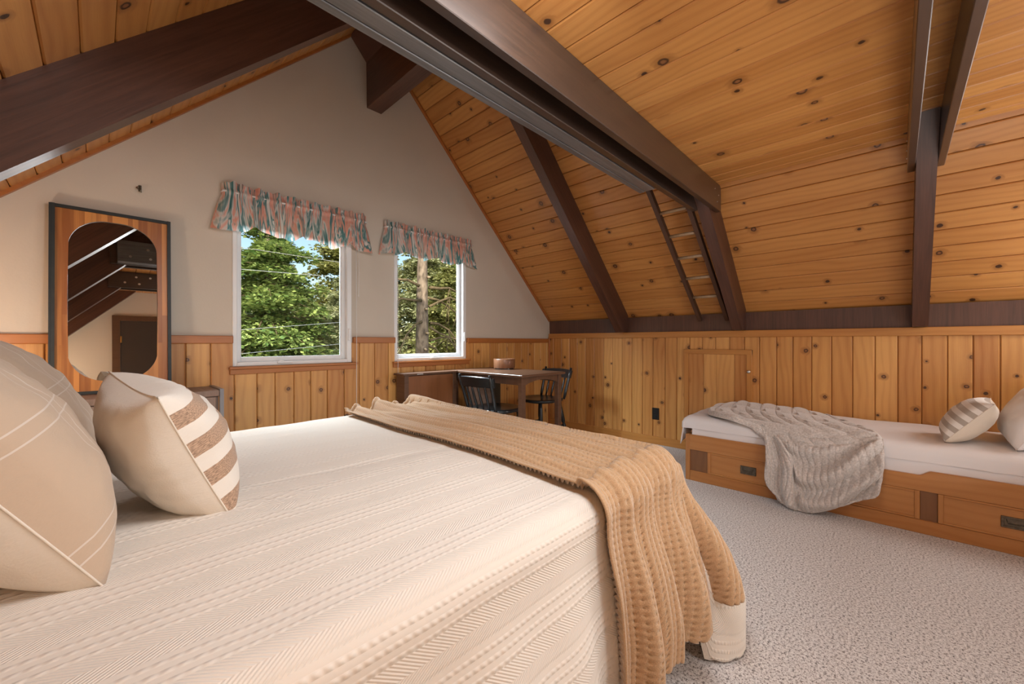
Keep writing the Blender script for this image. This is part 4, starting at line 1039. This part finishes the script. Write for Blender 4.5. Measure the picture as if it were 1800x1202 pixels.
# bright fir filling the left window
conifer(1.9, 7.3, 6.0, 1.9, 'bright green fir filling most of the left window', 'fir_leaf', 1, 190, 95, .068, .10, .10, per=6)
conifer(0.6, 8.6, 7.9, 2.2, 'tall olive green fir behind the left edge of the left window', 'pine_leaf', 2, 140, 60, .10, .05, .12, per=5)
conifer(3.4, 9.6, 4.4, 1.7, 'short yellow-green fir low in the right half of the left window', 'pine_leaf', 3, 120, 60, .10, .05, .1, per=5)
conifer(7.2, 9.6, 6.1, 2.2, 'fir right of the big trunk in the right window', 'pine_leaf', 4, 130, 60, .10, .05, .12, per=5)
conifer(5.0, 11.5, 5.5, 2.4, 'pale green fir behind the big trunk in the right window', 'bush_leaf', 5, 150, 60, .11, .05, .12, per=5)
conifer(1.6, 12.5, 7.2, 2.6, 'distant pale fir behind the bright fir of the left window', 'bush_leaf', 6, 130, 50, .13, .05, .12, per=5)
conifer(10.5, 12.5, 9.0, 2.6, 'far fir at the right edge of the right window', 'fir_leaf', 7, 120, 50, .13, .05, .14, per=5)
conifer(3.6, 15.5, 5.4, 2.8, 'distant dark fir in the gap between the two windows', 'fir_leaf', 8, 120, 45, .15, .05, .14, per=5)
conifer(7.6, 15.0, 8.6, 2.8, 'distant olive fir seen past the trunk in the right window', 'pine_leaf', 9, 130, 45, .15, .05, .14, per=5)
conifer(8.9, 13.6, 8.2, 2.3, 'tall pale fir behind the left limbs of the big trunk', 'bush_leaf', 10, 130, 50, .13, .05, .12, per=5)
conifer(7.4, 17.5, 9.0, 2.8, 'remote olive fir low beside the left jamb of the right window', 'pine_leaf', 11, 120, 45, .17, .05, .14, per=5)
conifer(11.6, 17.0, 9.6, 2.8, 'remote olive fir just right of the big trunk top', 'pine_leaf', 12, 130, 45, .17, .05, .14, per=5)
conifer(14.5, 19.0, 11.0, 3.0, 'remote green fir at the far right jamb of the right window', 'fir_leaf', 13, 120, 45, .19, .05, .14, per=5)
conifer(5.4, 19.0, 6.4, 2.8, 'remote low fir at the right jamb of the left window', 'bush_leaf', 14, 110, 45, .19, .05, .14, per=5)
rnd = random.Random(44)
for k, (x, y, s_) in enumerate(((1.0, 9.6, 1.0), (2.8, 8.6, .9), (4.4, 9.2, 1.0), (6.2, 8.8, 1.0), (8.2, 11.2, 1.2), (2.2, 10.8, 1.2), (5.8, 12.6, 1.3), (6.6, 10.6, 1.4), (4.9, 8.2, .9))):
    o = thing('shrub', ('pale shrub on the slope below the left window view', 'pale shrub under the bright fir', 'pale shrub left of the big trunk', 'pale shrub right of the big trunk', 'pale shrub at the far right of the right window', 'pale shrub behind the bright fir', 'pale shrub behind the big trunk', 'taller pale shrub just right of the big trunk', 'pale shrub close behind the big trunk, lowest in the right window')[k], 'shrub', (x, y, hill(x, y)), 0, 'shrubs on the hillside')
    mbl = MB(); foliage(mbl, [((rnd.gauss(0, .5*s_), rnd.gauss(0, .4*s_), .3+rnd.random()*1.5*s_), .5*s_) for _ in range(60)], .085, 60, rnd, 0.1, 2.5); mbl.build('leaves', 'bush_leaf', o)
    mb = MB()
    for q in range(6): a = q*1.05; mb.tube([(0, 0, -.1), (.2*math.cos(a), .2*math.sin(a), .7), (.45*math.cos(a), .45*math.sin(a), 1.5*s_)], [.03, .02, .006], 6, cap=False)
    mb.build('stems', 'branch', o, True)
# big trunk in front of the right window
tr = thing('trunk_tree', 'thick bare conifer trunk with broken limbs filling the middle of the right window', 'tree', (4.28, 6.5, hill(4.28, 6.5)))
g = tr.location.z; rnd = random.Random(6); rings = []
for i in range(60):
    z = i*.14; r_ = .185-.004*i*.6; ring = []
    for k in range(33):
        a = 2*math.pi*k/32; rr = r_*(1+.05*mnoise.noise((math.cos(a)*2, math.sin(a)*2, z*1.2)))+.006*mnoise.noise((math.cos(a)*9, math.sin(a)*9, z*6)); ring.append((rr*math.cos(a)+.004*i*.1, rr*math.sin(a), z-.1))
    rings.append(ring)
mb = MB(); mb.grid(rings, flip=True); mb.build('trunk', 'bark', tr, True)
lim = [((.12, -.1), 4.10, (.9, .1, -.55), .030), ((.12, -.08), 4.35, (1.0, .0, .10), .028), ((.1, -.12), 3.95, (.7, -.2, -.65), .026), ((.12, -.05), 4.75, (1.1, .1, -.15), .034), ((-.12, -.12), 4.72, (-.9, .1, .02), .030), ((-.1, -.12), 4.45, (-.9, -.2, -.25), .028), ((-.1, -.1), 4.1, (-.55, -.2, -.55), .022), ((.1, -.12), 3.75, (1.0, .1, -.20), .024), ((.1, -.12), 3.6, (.45, -.1, -.6), .022), ((.1, -.05), 4.55, (1.1, .2, -.45), .026)]
for (bx_, by_), z, d, r_ in lim:
    mb = MB(); a = Vector((bx_, by_, z)); d = Vector(d); pts = [a+d*t_+Vector((0, 0, .10*math.sin(t_*3)))+Vector((rnd.gauss(0, .02), 0, rnd.gauss(0, .03))) for t_ in (0, .25, .5, .75, 1.0, 1.3)]
    mb.tube(pts, [r_, r_*.8, r_*.65, r_*.5, r_*.35, r_*.15], 8)
    for q in range(5):
        s0 = pts[2+q % 3]; mb.tube([s0, s0+Vector((rnd.gauss(0, .15), rnd.gauss(0, .1), -.25-.2*rnd.random()))], [r_*.3, .004], 5)
    mb.build('limb', 'branch', tr, True)
for bx_, z in ((.0, 4.30), (.03, 3.85), (-.02, 3.55), (-.08, 3.2), (.05, 4.9)):
    mb = MB(); mb.tube([(bx_-.02, -.15, z), (bx_-.03, -.23, z-.01)], [.030, .016], 8); mb.build('limb_stub', 'rung', tr, True)
# service wires
for k, (z0, z1, lab) in enumerate(((2.35, 2.31, 'uppermost pale wire crossing the left window view'), (1.92, 2.12, 'second pale wire crossing the left window view'), (0.88, 1.53, 'third pale wire low in the left window view'), (.66, 1.22, 'lowest pale wire near the bottom of the left window view'))):
    mb = MB(); mb.tube([(-3+i*.488, 5.6, z0+(z1-z0)*i/12) for i in range(13)], .003, 6, cap=False); tag(mb.build('overhead_wire', 'wire', None, True), lab, 'wire', 'overhead wires outside')
mb = MB(); mb.tube([(2.9, 5.64, hill(2.9, 5.64)-.1), (2.9, 5.64, 3.2)], .07, 12); tag(mb.build('wire_post', 'bark', None, True), 'thin dark post outside that carries the pale wires, standing between the two windows', 'post')
